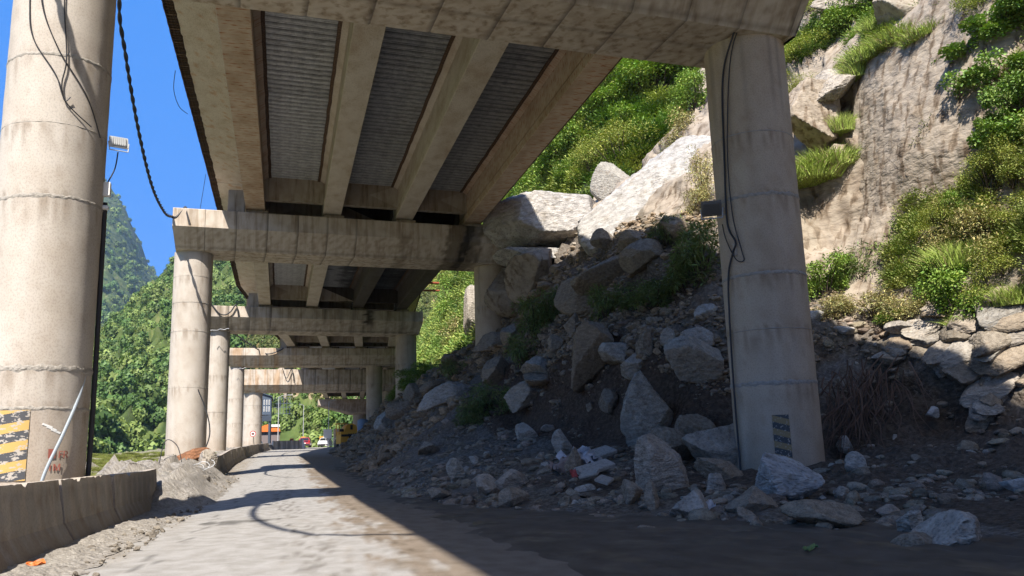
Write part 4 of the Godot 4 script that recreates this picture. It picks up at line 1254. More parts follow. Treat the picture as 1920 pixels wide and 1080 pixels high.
	rock("boulder", "beige rock bluff right of the column, topped by a dark overhang", 17.52, 11.96, 23.36, 2.58, 2.95, 2.06, 25, 10, 632, "cliff", 0.15, 11, 5, 0.05, 0.40)
	rock("boulder", "dark overhanging slab on top of the beige bluff", 18.32, 13.22, 23.38, 2.68, 1.15, 2.14, 15, 24, 639, "rock", 0.10, 9, 5, 0.05, 0.40)
	rock("boulder", "brown rock pinnacle among the bushes", 20.23, 15.51, 24.00, 0.87, 1.58, 0.76, 15, 10, 646, "cliff", 0.70, 9, 4, 0.05, 0.30)
	rock("boulder", "white rock among bushes at the top right", 20.93, 17.40, 27.00, 1.44, 0.87, 1.15, 15, 10, 653, "pale_rock", 0.10, 9, 4, 0.05, 0.30)
	rock("boulder", "grey boulder at the very top of the slope", 21.10, 17.68, 25.00, 3.42, 1.05, 2.74, 15, 10, 660, "rock", 0.10, 10, 4, 0.05, 0.40)
	rock("boulder", "sunlit rock hump above the cliff", 20.10, 14.96, 21.50, 3.08, 1.63, 2.46, 15, 5, 667, "cliff", 0.10, 10, 5, 0.05, 0.40)
	rock("boulder", "flat white stone below the round leafy bush", 16.04, 3.89, 15.41, 0.74, 0.32, 0.59, 0, 0, 674, "pale_rock", 0.10, 10, 3, 0.05, 0.20)
	rock("boulder", "grey square block standing on the hillside beyond the second pier", 13.39, 11.08, 60.00, 1.35, 3.63, 1.74, 0, 0, 681, "rock", 0.05, 7, 4, 0.05, 0.10)

func build_plants() -> void:
	plant("leafy_bush", "bush", "broad bush halfway between the girder and the round thorn bush", "", 18.67, 20.41, 52.10, 4.69, 4.01)
	plant("thorn_bush", "thorn", "pale feathery bush beside the girder's right edge", "", 20.75, 24.51, 50.70, 5.12, 4.01)
	plant("leafy_bush", "bush", "dark bush under the near pier cap, left of two", "", 23.42, 26.48, 48.00, 4.99, 3.47)
	plant("leafy_bush", "bush", "bush against the near right column", "", 19.57, 17.24, 35.25, 2.76, 2.56)
	plant("thorn_bush", "thorn", "yellow bush in the middle of the high hillside", "", 23.15, 23.60, 45.75, 4.35, 3.30)
	plant("leafy_bush", "bush", "bush beside the girder's lower end", "", 22.10, 25.78, 73.10, 5.29, 4.90)
	plant("thorn_bush", "thorn", "thorn bush near the girder's edge", "", 21.11, 24.91, 62.60, 5.11, 3.73)
	plant("leafy_bush", "bush", "bush at the top of the gap by the girder", "", 22.05, 26.18, 49.75, 4.67, 3.55)
	plant("leafy_bush", "bush", "bush on the sunny slope beyond the second pier", "", 18.43, 15.64, 92.00, 4.88, 5.83)
	plant("thorn_bush", "thorn", "pale bush under the third span's edge", "", 28.82, 29.60, 156.40, 8.31, 8.67)
	plant("weeds", "weed", "dry grass on the sunny slope beyond the second pier", "", 15.64, 10.38, 77.30, 4.66, 3.65)
	plant("leafy_bush", "bush", "bush left of the second pier's right column", "", 19.84, 18.96, 91.30, 4.20, 4.38)
	plant("weeds", "weed", "scattered dry weeds on the debris right of the column", "", 14.77, 4.26, 20.00, 1.38, 0.90)
	plant("thorn_bush", "thorn", "thin bush at the cliff's lower right edge", "", 16.96, 6.21, 17.75, 1.47, 1.20)
	plant("weeds", "weed", "wispy weeds over the tall yellow grass", "", 16.73, 5.66, 16.75, 1.40, 1.30)
	plant("thorn_bush", "thorn", "feathery bush at the right edge above the schist", "", 16.49, 4.69, 15.50, 1.45, 1.21)
	plant("grass_tuft", "grass", "bright green grass tuft on the ledge right of the column", "", 16.89, 9.55, 23.25, 2.27, 1.34)
	plant("grass_tuft", "grass", "bright grass on the right end of the ledge tuft", "", 17.39, 9.89, 22.75, 1.84, 1.32)
	plant("grass_tuft", "grass", "bright grass hanging beside the column edge", "", 16.67, 9.54, 23.50, 1.46, 1.09)
	plant("grass_tuft", "grass", "grass in the dark cleft of the cliff", "", 18.03, 11.22, 22.75, 1.04, 1.30)
	plant("grass_tuft", "grass", "pale grass drooping over the dark overhanging slab", "", 19.04, 13.49, 22.00, 1.66, 1.52)
	plant("grass_tuft", "grass", "pale grass along the top of the cliff", "", 19.15, 13.52, 20.75, 1.79, 1.00)
	plant("grass_tuft", "grass", "pale grass at the right end of the cliff top", "", 19.03, 13.05, 19.50, 1.52, 0.83)
	plant("grass_tuft", "grass", "pale grass on the shoulder of the bluff", "", 18.81, 13.09, 22.50, 1.26, 1.32)
	plant("thorn_bush", "thorn", "yellow green bush between the column and the bluff", "", 19.36, 15.05, 26.00, 2.62, 1.74)
	plant("thorn_bush", "thorn", "yellow green bush low against the column", "", 18.61, 13.83, 25.75, 1.63, 1.22)
	plant("weeds", "weed", "dry weeds at the edge of the bluff", "", 18.08, 12.79, 25.25, 1.14, 1.19)
	plant("leafy_bush", "bush", "dark green bush beside the brown pinnacle", "", 20.17, 16.01, 25.25, 1.89, 2.22)
	plant("leafy_bush", "bush", "dark bush above the brown pinnacle", "", 20.31, 16.11, 24.25, 2.07, 1.68)
	plant("thorn_bush", "thorn", "pale bush at the top edge beside the column head", "", 20.81, 17.65, 27.00, 2.01, 1.84)
	plant("grass_tuft", "grass", "grass tuft under the grey boulder at the top", "", 19.72, 14.87, 22.25, 1.28, 1.11)
	plant("creeper", "creeper", "leafy creeper hanging at the top of the cliff", "", 18.61, 11.44, 17.50, 2.07, 1.26)
	plant("creeper", "creeper", "leafy creeper in the top right corner", "", 18.76, 11.92, 16.75, 2.02, 1.41)
	plant("creeper", "creeper", "broad leaved creeper at the right edge", "", 17.97, 9.19, 15.75, 1.40, 1.47)
	plant("creeper", "creeper", "broad leaved creeper over the cliff's right side", "", 18.30, 10.22, 16.75, 1.65, 1.38)
	plant("creeper", "creeper", "creeper tip reaching over the bare rock", "", 18.38, 10.54, 17.75, 1.04, 0.90)
	plant("thorn_bush", "thorn", "dry yellow bush above the creepers", "", 19.02, 12.73, 17.25, 2.08, 1.27)
	plant("creeper", "creeper", "broad leaved creeper halfway down the right edge", "", 17.73, 8.22, 16.25, 1.58, 1.32)
	plant("creeper", "creeper", "single hanging creeper strand on the cliff", "", 17.98, 8.98, 16.75, 0.81, 0.85)
	plant("thorn_bush", "thorn", "thorny bush overhanging the cliff's right side", "", 17.35, 7.12, 16.50, 1.73, 1.31)
	plant("thorn_bush", "thorn", "thorny bush behind it at the right edge", "", 17.32, 7.06, 15.75, 1.37, 1.43)
	plant("leafy_bush", "bush", "round leaved plant on the cliff's lower right", "", 17.08, 6.51, 17.25, 0.97, 1.01)
	plant("thorn_bush", "thorn", "pale green bush right of the round leaved plant", "", 16.90, 5.85, 15.50, 1.62, 1.23)
	plant("weeds", "weed", "dry weeds left of the round leaved plant", "", 17.27, 6.94, 18.25, 1.01, 0.71)
	plant("weeds", "weed", "tall weeds above the big leafy bush", "", 16.87, 5.88, 16.25, 1.37, 0.96)
	plant("weeds", "weed", "tall yellowing weeds left of the big leafy bush", "", 16.52, 5.26, 17.50, 1.44, 1.33)
	plant("grass_tuft", "grass", "tall yellow grass above the big leafy bush", "", 16.50, 5.19, 17.00, 1.41, 1.47)
	plant("leafy_bush", "bush", "big round leafy bush in the sun over the debris", "", 15.93, 3.72, 16.50, 1.94, 1.72)
	plant("leafy_bush", "bush", "left part of the leafy thicket over the debris", "", 16.05, 4.32, 17.25, 1.25, 1.30)
	plant("thorn_bush", "thorn", "pale bush right of the big leafy bush", "", 16.25, 4.10, 15.75, 1.60, 1.37)
	plant("grass_tuft", "grass", "grass at the right edge above the schist", "", 16.30, 3.98, 15.25, 1.14, 1.04)
	plant("weeds", "weed", "weeds behind the big leafy bush", "", 16.48, 4.75, 15.75, 1.47, 1.23)
	plant("grass_tuft", "grass", "grass under the big leafy bush", "", 15.96, 3.65, 16.25, 1.03, 0.62)
	plant("leafy_bush", "bush", "leafy bush at the cliff foot right of the column", "", 15.39, 5.07, 21.00, 1.64, 1.52)
	plant("long_leaved_plant", "long", "dark long leaved plant at the foot of the cliff", "", 16.53, 5.61, 20.75, 1.46, 1.34)
	plant("leafy_bush", "bush", "yellow green plant between the column and the dark long leaved plant", "", 16.10, 5.39, 21.00, 1.29, 1.15)
	plant("weeds", "weed", "dry weeds along the cliff foot", "", 15.67, 4.36, 19.25, 1.52, 0.88)
	plant("weeds", "weed", "dry yellow weeds left of the big leafy bush", "", 15.56, 3.96, 18.25, 1.45, 1.01)
	plant("weeds", "weed", "pale weeds at the shade line", "", 15.31, 4.48, 20.00, 1.04, 0.82)
	plant("weeds", "weed", "short dry weeds by the leafy thicket", "", 15.79, 4.05, 17.75, 0.95, 0.66)
	plant("thorn_bush", "thorn", "round yellow green thorn bush above the grey pointed block", "", 18.78, 16.64, 43.25, 4.68, 3.75)
	plant("thorn_bush", "thorn", "thorn bush left of the round one", "", 18.00, 16.68, 45.50, 3.37, 3.12)
	plant("leafy_bush", "bush", "dark leafy bush on the hillside", "", 18.86, 20.50, 49.75, 3.70, 3.43)
	plant("leafy_bush", "bush", "leafy bush above the white boulder", "", 18.61, 20.09, 54.20, 4.41, 3.68)
	plant("leafy_bush", "bush", "leafy bush behind the white boulder's left end", "", 19.17, 20.46, 60.50, 4.38, 3.55)
	plant("leafy_bush", "bush", "bush squeezed between the girder and the white boulder", "", 20.81, 22.87, 72.40, 4.03, 3.61)
	plant("leafy_bush", "bush", "small leafy bush over the white boulder's right end", "", 17.88, 17.74, 48.50, 3.17, 2.48)
	plant("leafy_bush", "bush", "spreading bush high on the hillside", "", 22.18, 23.61, 46.75, 5.61, 3.34)
	plant("leafy_bush", "bush", "bush on the hillside beside the girder", "", 20.40, 22.49, 48.25, 4.47, 2.97)
	plant("leafy_bush", "bush", "bush high beside the column", "", 24.24, 23.85, 45.00, 4.32, 2.87)
	plant("leafy_bush", "bush", "topmost bush under the near pier cap", "", 23.65, 25.63, 47.00, 4.49, 2.55)
	plant("leafy_bush", "bush", "bush below the brown hillside rock", "", 20.42, 19.88, 45.25, 3.43, 2.39)
	plant("weeds", "weed", "dry bush below the brown hillside rock", "", 17.21, 14.29, 31.75, 1.91, 1.71)
	plant("weeds", "weed", "dry weeds on the scree patch", "", 16.63, 13.66, 32.25, 1.92, 1.43)
	plant("weeds", "weed", "tall thin weeds standing before the sloping slab", "", 14.34, 9.50, 25.75, 1.32, 2.06)
	plant("weeds", "weed", "weeds at the crest beside the floodlight", "", 13.65, 8.84, 25.25, 1.28, 1.34)
	plant("weeds", "weed", "weeds on the edge of the round thorn bush", "", 20.33, 17.84, 42.50, 1.80, 1.87)
	plant("long_leaved_plant", "long", "dark long leaved bush in the shade beside the column", "", 12.60, 6.06, 23.25, 1.94, 2.22)
	plant("long_leaved_plant", "long", "long leaved plant in the shade left of the dark bush", "", 12.15, 5.68, 23.25, 1.73, 1.40)
	plant("long_leaved_plant", "long", "low long leaved plant above the ledge", "", 11.23, 5.17, 23.75, 1.55, 1.01)
	plant("long_leaved_plant", "long", "low long leaved plant in the middle of the shade", "", 11.06, 5.44, 24.75, 1.60, 1.04)
	plant("long_leaved_plant", "long", "long leaved plant above the largest smooth boulder", "", 10.56, 5.30, 26.25, 1.47, 1.31)
	plant("long_leaved_plant", "long", "leafy sprigs on the dark crest", "", 12.51, 7.77, 25.25, 1.26, 1.09)
	plant("long_leaved_plant", "long", "ferny plant right of the second pier", "", 9.78, 5.41, 32.00, 1.99, 1.81)
	plant("long_leaved_plant", "long", "ferny plant hanging above the flat pale boulder", "", 9.03, 4.14, 31.00, 1.67, 1.49)
	plant("long_leaved_plant", "long", "ferny plant under the brown rocks", "", 10.36, 5.95, 31.50, 1.48, 1.54)
	plant("long_leaved_plant", "long", "dark grassy plant on the soil left of the ledge", "", 7.21, 2.23, 31.25, 1.64, 1.46)
	plant("long_leaved_plant", "long", "small grassy plant low on the left slope", "", 6.78, 1.93, 31.00, 1.15, 0.96)
	plant("long_leaved_plant", "long", "sprigs on the soil face below the tilted slab", "", 8.09, 2.30, 30.00, 1.13, 1.18)
	plant("leafy_bush", "bush", "dark bush on the far skyline of the slope", "", 9.54, 6.03, 58.40, 2.60, 1.36)
	plant("leafy_bush", "bush", "dark bush on the skyline by the third pier", "", 9.28, 5.73, 64.70, 2.38, 1.79)
	plant("long_leaved_plant", "long", "leafy plant on the slope behind the tilted slab", "", 8.09, 4.40, 40.00, 1.80, 1.25)
	plant("leafy_bush", "bush", "dark bush at the far end of the skyline", "", 8.81, 5.24, 68.90, 1.51, 1.37)
	plant("leafy_bush", "bush", "low green plant in the dry weeds", "", 15.53, 4.02, 18.50, 0.98, 0.51)

# ---------------------------------------------------------------- roadside things
const BAR := [[-0.02, 0.0], [0.0, 0.08], [0.14, 0.32], [0.24, 0.9], [0.38, 0.9], [0.5, 0.32], [0.62, 0.08], [0.64, 0.0]]

func barrier(label: String, s0: float, s1: float, lean: float, seedv: float, near: bool, group := "") -> Node3D:
	var sm := (s0 + s1) / 2
	var xm := along(ROAD_MID, sm) - 0.6
	var n := thing("concrete_barrier", label, "road barrier", P(-2.72 + xm, along(ROAD_RISE, sm) - 0.02, sm), 0.0, group)
	var mb := MB.new()
	var poly := PackedVector2Array()
	for q in BAR:
		poly.append(Vector2(-q[0], q[1]))
	var half := (s1 - s0) / 2 - 0.012
	var steps := int((s1 - s0) / (0.07 if near else 0.5))
	var place := func(t: float, p: Vector2) -> Vector3:
		var w := t + sm
		var q := p
		var rough := 0.005 * nz.get_noise_2d(w * 2, p.y * 4 + p.x * 3)
		if p.y > 0.6 and near:       # broken top edge
			var bite := smoothstep(0.42, 0.6, nz.get_noise_2d(w * 0.8 + seedv * 3, 4)) * (0.05 + 0.04 * nz.get_noise_2d(w * 7, 3)) + smoothstep(0.3, 0.7, nz.get_noise_2d(w * 2.0, 8)) * 0.012
			q.y -= bite * (1.0 if p.x > -0.3 else 0.6)
		q.x += rough * 2 + lean * p.y
		q.y += rough
		return Vector3(q.x + along(ROAD_MID, w) - 0.6 - xm, q.y + along(ROAD_RISE, w) - along(ROAD_RISE, sm), -t)
	var colf := func(p: Vector3) -> Color:
		var w := sm - p.z
		var y := p.y
		var band := fposmod(w / 0.62 + 0.1 * nz.get_noise_2d(w * 3, y * 2) + seedv, 1.0)
		var wear := smoothstep(-0.35, 0.25, nz.get_noise_2d(w * 2.5, y * 4 + 7))
		var c := Color(0.64, 0.65, 0.67)
		if y > 0.3:
			c = c.lerp(Color(0.92, 0.85, 0.76) if band < 0.42 else Color(0.5, 0.48, 0.46), (0.36 if near else 0.7) * lerpf(0.2, 1.0, wear))
		c = c.lerp(Color(0.55, 0.48, 0.41), smoothstep(0.45, 0.0, y + 0.3 * nz.get_noise_2d(w * 3, 2)) * 0.8)
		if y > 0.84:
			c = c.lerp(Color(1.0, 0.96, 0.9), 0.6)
		if near:
			c = c.lerp(Color(0.45, 0.38, 0.32), smoothstep(0.35, 0.6, nz.get_noise_2d(w * 1.4, y * 1.4 + 90)) * 0.6)
		return c
	prism(mb, poly, span_t(-half, half, steps), place, colf, 8 if near else 1)
	obj("barrier_block", mb, M.column, n)
	return n

func wire(called: String, label: String, pts: Array, r: float, m: Material, parent: Node = self, cat := "cable", group := "") -> MeshInstance3D:
	var mb := MB.new()
	tube(mb, smooth_path(pts, 8), r, 6)
	var o := obj(called, mb, m, parent)
	if parent == self:
		tag(o, label, cat, group)
	return o

func twisted(called: String, label: String, pts: Array, r: float, pitch: float) -> void:
	var mb := MB.new()
	var path := smooth_path(pts, 40)
	for ph in 2:
		var q := PackedVector3Array()
		var run := 0.0
		for k in path.size():
			if k:
				run += path[k].distance_to(path[k - 1])
			var d := (path[mini(k + 1, path.size() - 1)] - path[maxi(k - 1, 0)]).normalized()
			var u := d.cross(Vector3.RIGHT).normalized()
			var a := run / pitch * TAU + ph * PI
			q.append(path[k] + (u * cos(a) + u.cross(d) * sin(a)) * r)
		tube(mb, q, r * 1.05, 6)
	tag(obj(called, mb, M.cable), label, "cable", "cables strung between the piers")

func decal_patch(called: String, centre: Vector3, rad: float, a0: float, a1: float, y0: float, y1: float, m: Material, parent: Node) -> void:
	var mb := MB.new()
	var pts := PackedVector3Array()
	var cols := PackedColorArray()
	var uvs := PackedVector2Array()
	for i in 25:
		var a := deg_to_rad(lerpf(a0, a1, i / 24.0))
		for j in 2:
			pts.append(centre + Vector3(sin(a) * rad, lerpf(y0, y1, j), cos(a) * rad))
			uvs.append(Vector2(i / 24.0, 1.0 - j))
			cols.append(Color(1, 1, 1))
	mb.grid(25, 2, pts, cols, false, uvs)
	obj(called, mb, m, parent)

func text_on(called: String, words: String, at: Vector3, turn: float, size: float, m: Material, parent: Node) -> void:
	var f := SystemFont.new()
	f.font_names = PackedStringArray(["Droid Sans"])
	var t := TextMesh.new()
	t.font = f
	t.text = words
	t.font_size = 48
	t.pixel_size = size / 40.0
	t.depth = 0.004
	var o := inst(called, t, m, parent)
	o.position = at
	o.rotation.y = turn

func floodlight(at: Vector3, turn: float, tilt: float, label: String, m: Material) -> Node3D:
	var n := thing("floodlight", label, "floodlight", at, turn, "floodlights on the columns")
	var hb := MB.new()
	var b := Basis(Vector3.RIGHT, tilt)
	box(hb, Vector3(0, 0, 0), Vector3(0.46, 0.36, 0.05), Color(1, 1, 1), b, 0.015)
	box(hb, b * Vector3(0, 0.0, -0.04), Vector3(0.36, 0.28, 0.05), Color(0.9, 0.9, 0.9), b, 0.012)
	obj("lamp_housing", hb, m, n)
	for k in 7:
		var fb := MB.new()
		box(fb, b * Vector3(-0.15 + 0.05 * k, 0, -0.075), Vector3(0.008, 0.24, 0.03), Color(0.8, 0.8, 0.8), b)
		obj("cooling_fin", fb, m, n)
	var gb := MB.new()
	box(gb, b * Vector3(0, 0, 0.028), Vector3(0.38, 0.28, 0.006), Color(1, 1, 1), b)
	obj("lens", gb, M.white, n)
	var br := MB.new()
	for sx in [-0.25, 0.25]:
		cyl(br, Vector3(sx, 0, 0), Vector3(sx * 0.9, -0.26, -0.1), 0.014, 6)
	cyl(br, Vector3(-0.225, -0.26, -0.1), Vector3(0.225, -0.26, -0.1), 0.014, 6)
	obj("bracket", br, M.grey_metal, n)
	return n

func wheel(parent: Node, at: Vector3, r: float, w: float) -> void:
	var mb := MB.new()
	var tf := Transform3D(Basis(Vector3.BACK, PI / 2), at)
	lathe(mb, PackedVector2Array([Vector2(r * 0.6, -w / 2), Vector2(r * 0.92, -w / 2), Vector2(r, -w * 0.35), Vector2(r, w * 0.35), Vector2(r * 0.92, w / 2), Vector2(r * 0.6, w / 2)]), 20, tf)
	var t := obj("wheel", mb, M.tyre, parent)
	var rb := MB.new()
	lathe(rb, PackedVector2Array([Vector2(0, -w * 0.42), Vector2(r * 0.6, -w * 0.45), Vector2(r * 0.6, w * 0.45), Vector2(0, w * 0.42)]), 16, tf)
	obj("rim", rb, M.grey_metal, t)

# a small hatchback built along z, nose towards -z
func car(label: String, at: Vector3, turn: float, paint: Material) -> Node3D:
	var n := thing("car", label, "car", at, turn, "cars on the far road")
	var side := func(t: float, p: Vector2) -> Vector3:
		var f := 1.0 - 0.12 * smoothstep(0.75, 1.0, absf(t)) * smoothstep(0.5, 1.0, p.y)
		return Vector3(t * 0.86 * f, p.y, p.x)
	var mb := MB.new()
	prism(mb, PackedVector2Array([Vector2(1.85, 0.3), Vector2(1.95, 0.5), Vector2(1.92, 0.85), Vector2(1.78, 1.0), Vector2(-0.75, 1.02), Vector2(-1.7, 0.9), Vector2(-1.93, 0.72), Vector2(-1.97, 0.45), Vector2(-1.85, 0.28)]), PackedFloat32Array([-1.0, -0.93, 0.0, 0.93, 1.0]), side)
	obj("body", mb, paint, n)
	var cb := MB.new()
	var cabin := func(t: float, p: Vector2) -> Vector3:
		return Vector3(t * lerpf(0.82, 0.62, clampf((p.y - 1.0) / 0.5, 0, 1)), p.y, p.x)
	prism(cb, PackedVector2Array([Vector2(1.72, 0.98), Vector2(1.3, 1.42), Vector2(1.1, 1.49), Vector2(0.0, 1.52), Vector2(-0.25, 1.47), Vector2(-1.0, 1.0)]), PackedFloat32Array([-1.0, 1.0]), cabin)
	obj("cabin", cb, paint, n)
	for w in [["rear_window", 1.3, 1.4, 1.66, 1.06, 0.56], ["windscreen", -0.3, 1.44, -0.9, 1.06, 0.6]]:
		var gb := MB.new()
		var o := 0.02 if w[1] > 0 else -0.02
		gb.quad(Vector3(-w[5], w[2], w[1] + o), Vector3(w[5], w[2], w[1] + o), Vector3(w[5] + 0.14, w[4], w[3] + o), Vector3(-w[5] - 0.14, w[4], w[3] + o), Color(1, 1, 1))
		obj(w[0], gb, M.glass, n)
	for sx in [-1.0, 1.0]:
		for q in [[-0.25, -0.68, 0.3], [0.4, 0.36, 1.25]]:
			var gb := MB.new()
			gb.quad(Vector3(sx * 0.69, 1.42, q[0]), Vector3(sx * 0.69, 1.42, q[2] - 0.1), Vector3(sx * 0.835, 1.06, q[2] + 0.1), Vector3(sx * 0.835, 1.06, q[1]), Color(1, 1, 1))
			obj("side_window", gb, M.glass, n)
		for sz in [-1.25, 1.2]:
			wheel(n, Vector3(sx * 0.76, 0.3, sz), 0.3, 0.18)
		var lb := MB.new()
		box(lb, Vector3(sx * 0.72, 0.86, 1.9), Vector3(0.22, 0.24, 0.08), Color(1, 1, 1), Basis(), 0.02)
		obj("tail_light", lb, M.lamp_red, n)
		var hb := MB.new()
		box(hb, Vector3(sx * 0.62, 0.74, -1.88), Vector3(0.34, 0.18, 0.12), Color(1, 1, 1), Basis(), 0.03)
		obj("headlight", hb, M.white, n)
		var eb := MB.new()
		box(eb, Vector3(sx * 0.93, 1.02, -0.55), Vector3(0.16, 0.11, 0.08), Color(1, 1, 1), Basis(), 0.02)
		obj("mirror", eb, M.black, n)
	for q in [["rear_bumper", 0.42, 1.95], ["front_bumper", 0.4, -1.96]]:
		var bb := MB.new()
		box(bb, Vector3(0, q[1], q[2]), Vector3(1.6, 0.22, 0.1), Color(1, 1, 1), Basis(), 0.03)
		obj(q[0], bb, M.black, n)
		var pb := MB.new()
		box(pb, Vector3(0, q[1] + 0.22, q[2] + (0.03 if q[2] > 0 else -0.02)), Vector3(0.5, 0.12, 0.02))
		obj("number_plate", pb, M.white, n)
	return n

func lamp_post(label: String, at: Vector3, h: float, arm: float) -> void:
	var n := thing("street_lamp", label, "street lamp", at, 0.0, "street lamps along the far road")
	var mb := MB.new()
	cyl(mb, Vector3(), Vector3(0, h, 0), 0.09, 10, Color(1, 1, 1), 0.055)
	obj("pole", mb, M.grey_metal, n)
	var ab := MB.new()
	tube(ab, PackedVector3Array([Vector3(0, h - 0.1, 0), Vector3(arm * 0.3, h + 0.1, 0), Vector3(arm, h + 0.2, 0)]), 0.035, 6)
	obj("arm", ab, M.grey_metal, n)
	var lb := MB.new()
	box(lb, Vector3(arm * 1.2, h + 0.2, 0), Vector3(absf(arm) * 0.45, 0.1, 0.26), Color(1, 1, 1), Basis(), 0.03)
	obj("lamp_head", lb, M.grey_metal, n)

func board(called: String, label: String, cat: String, at: Vector3, size: Vector2, y: float, face: Material) -> Node3D:
	var n := thing(called, label, cat, at)
	var mb := MB.new()
	cyl(mb, Vector3(0, 0, -0.05), Vector3(0, y + size.y * 0.5, -0.05), 0.035, 8)
	obj("post", mb, M.grey_metal, n)
	var bb := MB.new()
	box(bb, Vector3(0, y, 0), Vector3(size.x, size.y, 0.03), Color(1, 1, 1), Basis(), 0.006)
	obj("sign_board", bb, face, n)
	return n

func chevron(n: Node3D, y: float, w: float, dirx: float) -> void:
	for sg in [-1.0, 1.0]:
		var mb := MB.new()
		box(mb, Vector3(0, y + sg * w * 0.17, 0.018), Vector3(w * 0.55, w * 0.16, 0.006), Color(1, 1, 1), Basis(Vector3.BACK, sg * dirx * 0.78))
		obj("chevron_stroke", mb, M.black, n)

# ---------------------------------------------------------------- the scene
func _ready() -> void:
	var cam := Camera3D.new()
	cam.name = "camera"
	cam.fov = 38.19
	cam.near = 0.1
	cam.far = 9000
	add_child(cam)
	# eye height of someone in a low car, turned 15 degrees right of the bridge axis and looking up 11 degrees
	cam.transform = Transform3D(Basis(Vector3(0.9650, -0.0303, 0.2604), Vector3(-0.0209, 0.9812, 0.1918), Vector3(-0.2613, -0.1906, 0.9463)).orthonormalized(), Vector3(0, 1.1, 0))
	cam.current = true
	var we := WorldEnvironment.new()
	we.name = "environment"
	add_child(we)
	var env := Environment.new()
	we.environment = env
	env.background_mode = Environment.BG_SKY
	env.tonemap_mode = Environment.TONE_MAPPER_LINEAR
	env.tonemap_exposure = 3.4
	env.sdfgi_enabled = true
	env.ssao_enabled = true
	env.ssil_enabled = true
	var sky := ProceduralSkyMaterial.new()
	sky.sky_top_color = L(0.017, 0.088, 0.275)
	sky.sky_horizon_color = L(0.021, 0.108, 0.32)
	sky.sky_curve = 0.2
	sky.ground_bottom_color = L(0.1, 0.11, 0.08)
	sky.ground_horizon_color = L(0.16, 0.2, 0.24)
	sky.sun_angle_max = 50.0
	sky.sun_curve = 0.35
	env.sky = Sky.new()
	env.sky.sky_material = sky
	env.background_energy_multiplier = 1.0
	env.fog_enabled = true
	env.fog_density = 0.00011
	env.fog_light_color = Color(0.74, 0.85, 1.0)
	var sun := DirectionalLight3D.new()
	sun.name = "sun"
	sun.light_energy = 0.95
	sun.light_color = Color(1.0, 0.97, 0.925)
	sun.light_angular_distance = 0.5
	sun.shadow_enabled = true
	sun.basis = Basis.looking_at(Vector3(0.385, -1.0, -0.78))
	add_child(sun)

	rng.seed = 20
	nz.noise_type = FastNoiseLite.TYPE_SIMPLEX
	nz.frequency = 1.0
	nz.fractal_octaves = 3
	nz.seed = 3
	nridge.noise_type = FastNoiseLite.TYPE_SIMPLEX
	nridge.frequency = 1.0
	nridge.fractal_type = FastNoiseLite.FRACTAL_RIDGED
	nridge.fractal_octaves = 3
	nridge.seed = 9
	ncell.noise_type = FastNoiseLite.TYPE_CELLULAR
	ncell.cellular_return_type = FastNoiseLite.RETURN_CELL_VALUE
	ncell.frequency = 1.0
	ncell.fractal_type = FastNoiseLite.FRACTAL_NONE
	ncell.seed = 5
	make_materials()
	build_spheres()
	read_slope()
	build_slope()
	build_ground()
	build_far_land()
	build_viaduct()
	build_barriers()
	build_boulders()
	build_plants()
	build_heroes()
	build_outcrops()
	build_rubble()
	build_cover()
	build_cables()
	build_far_road()
	build_litter()

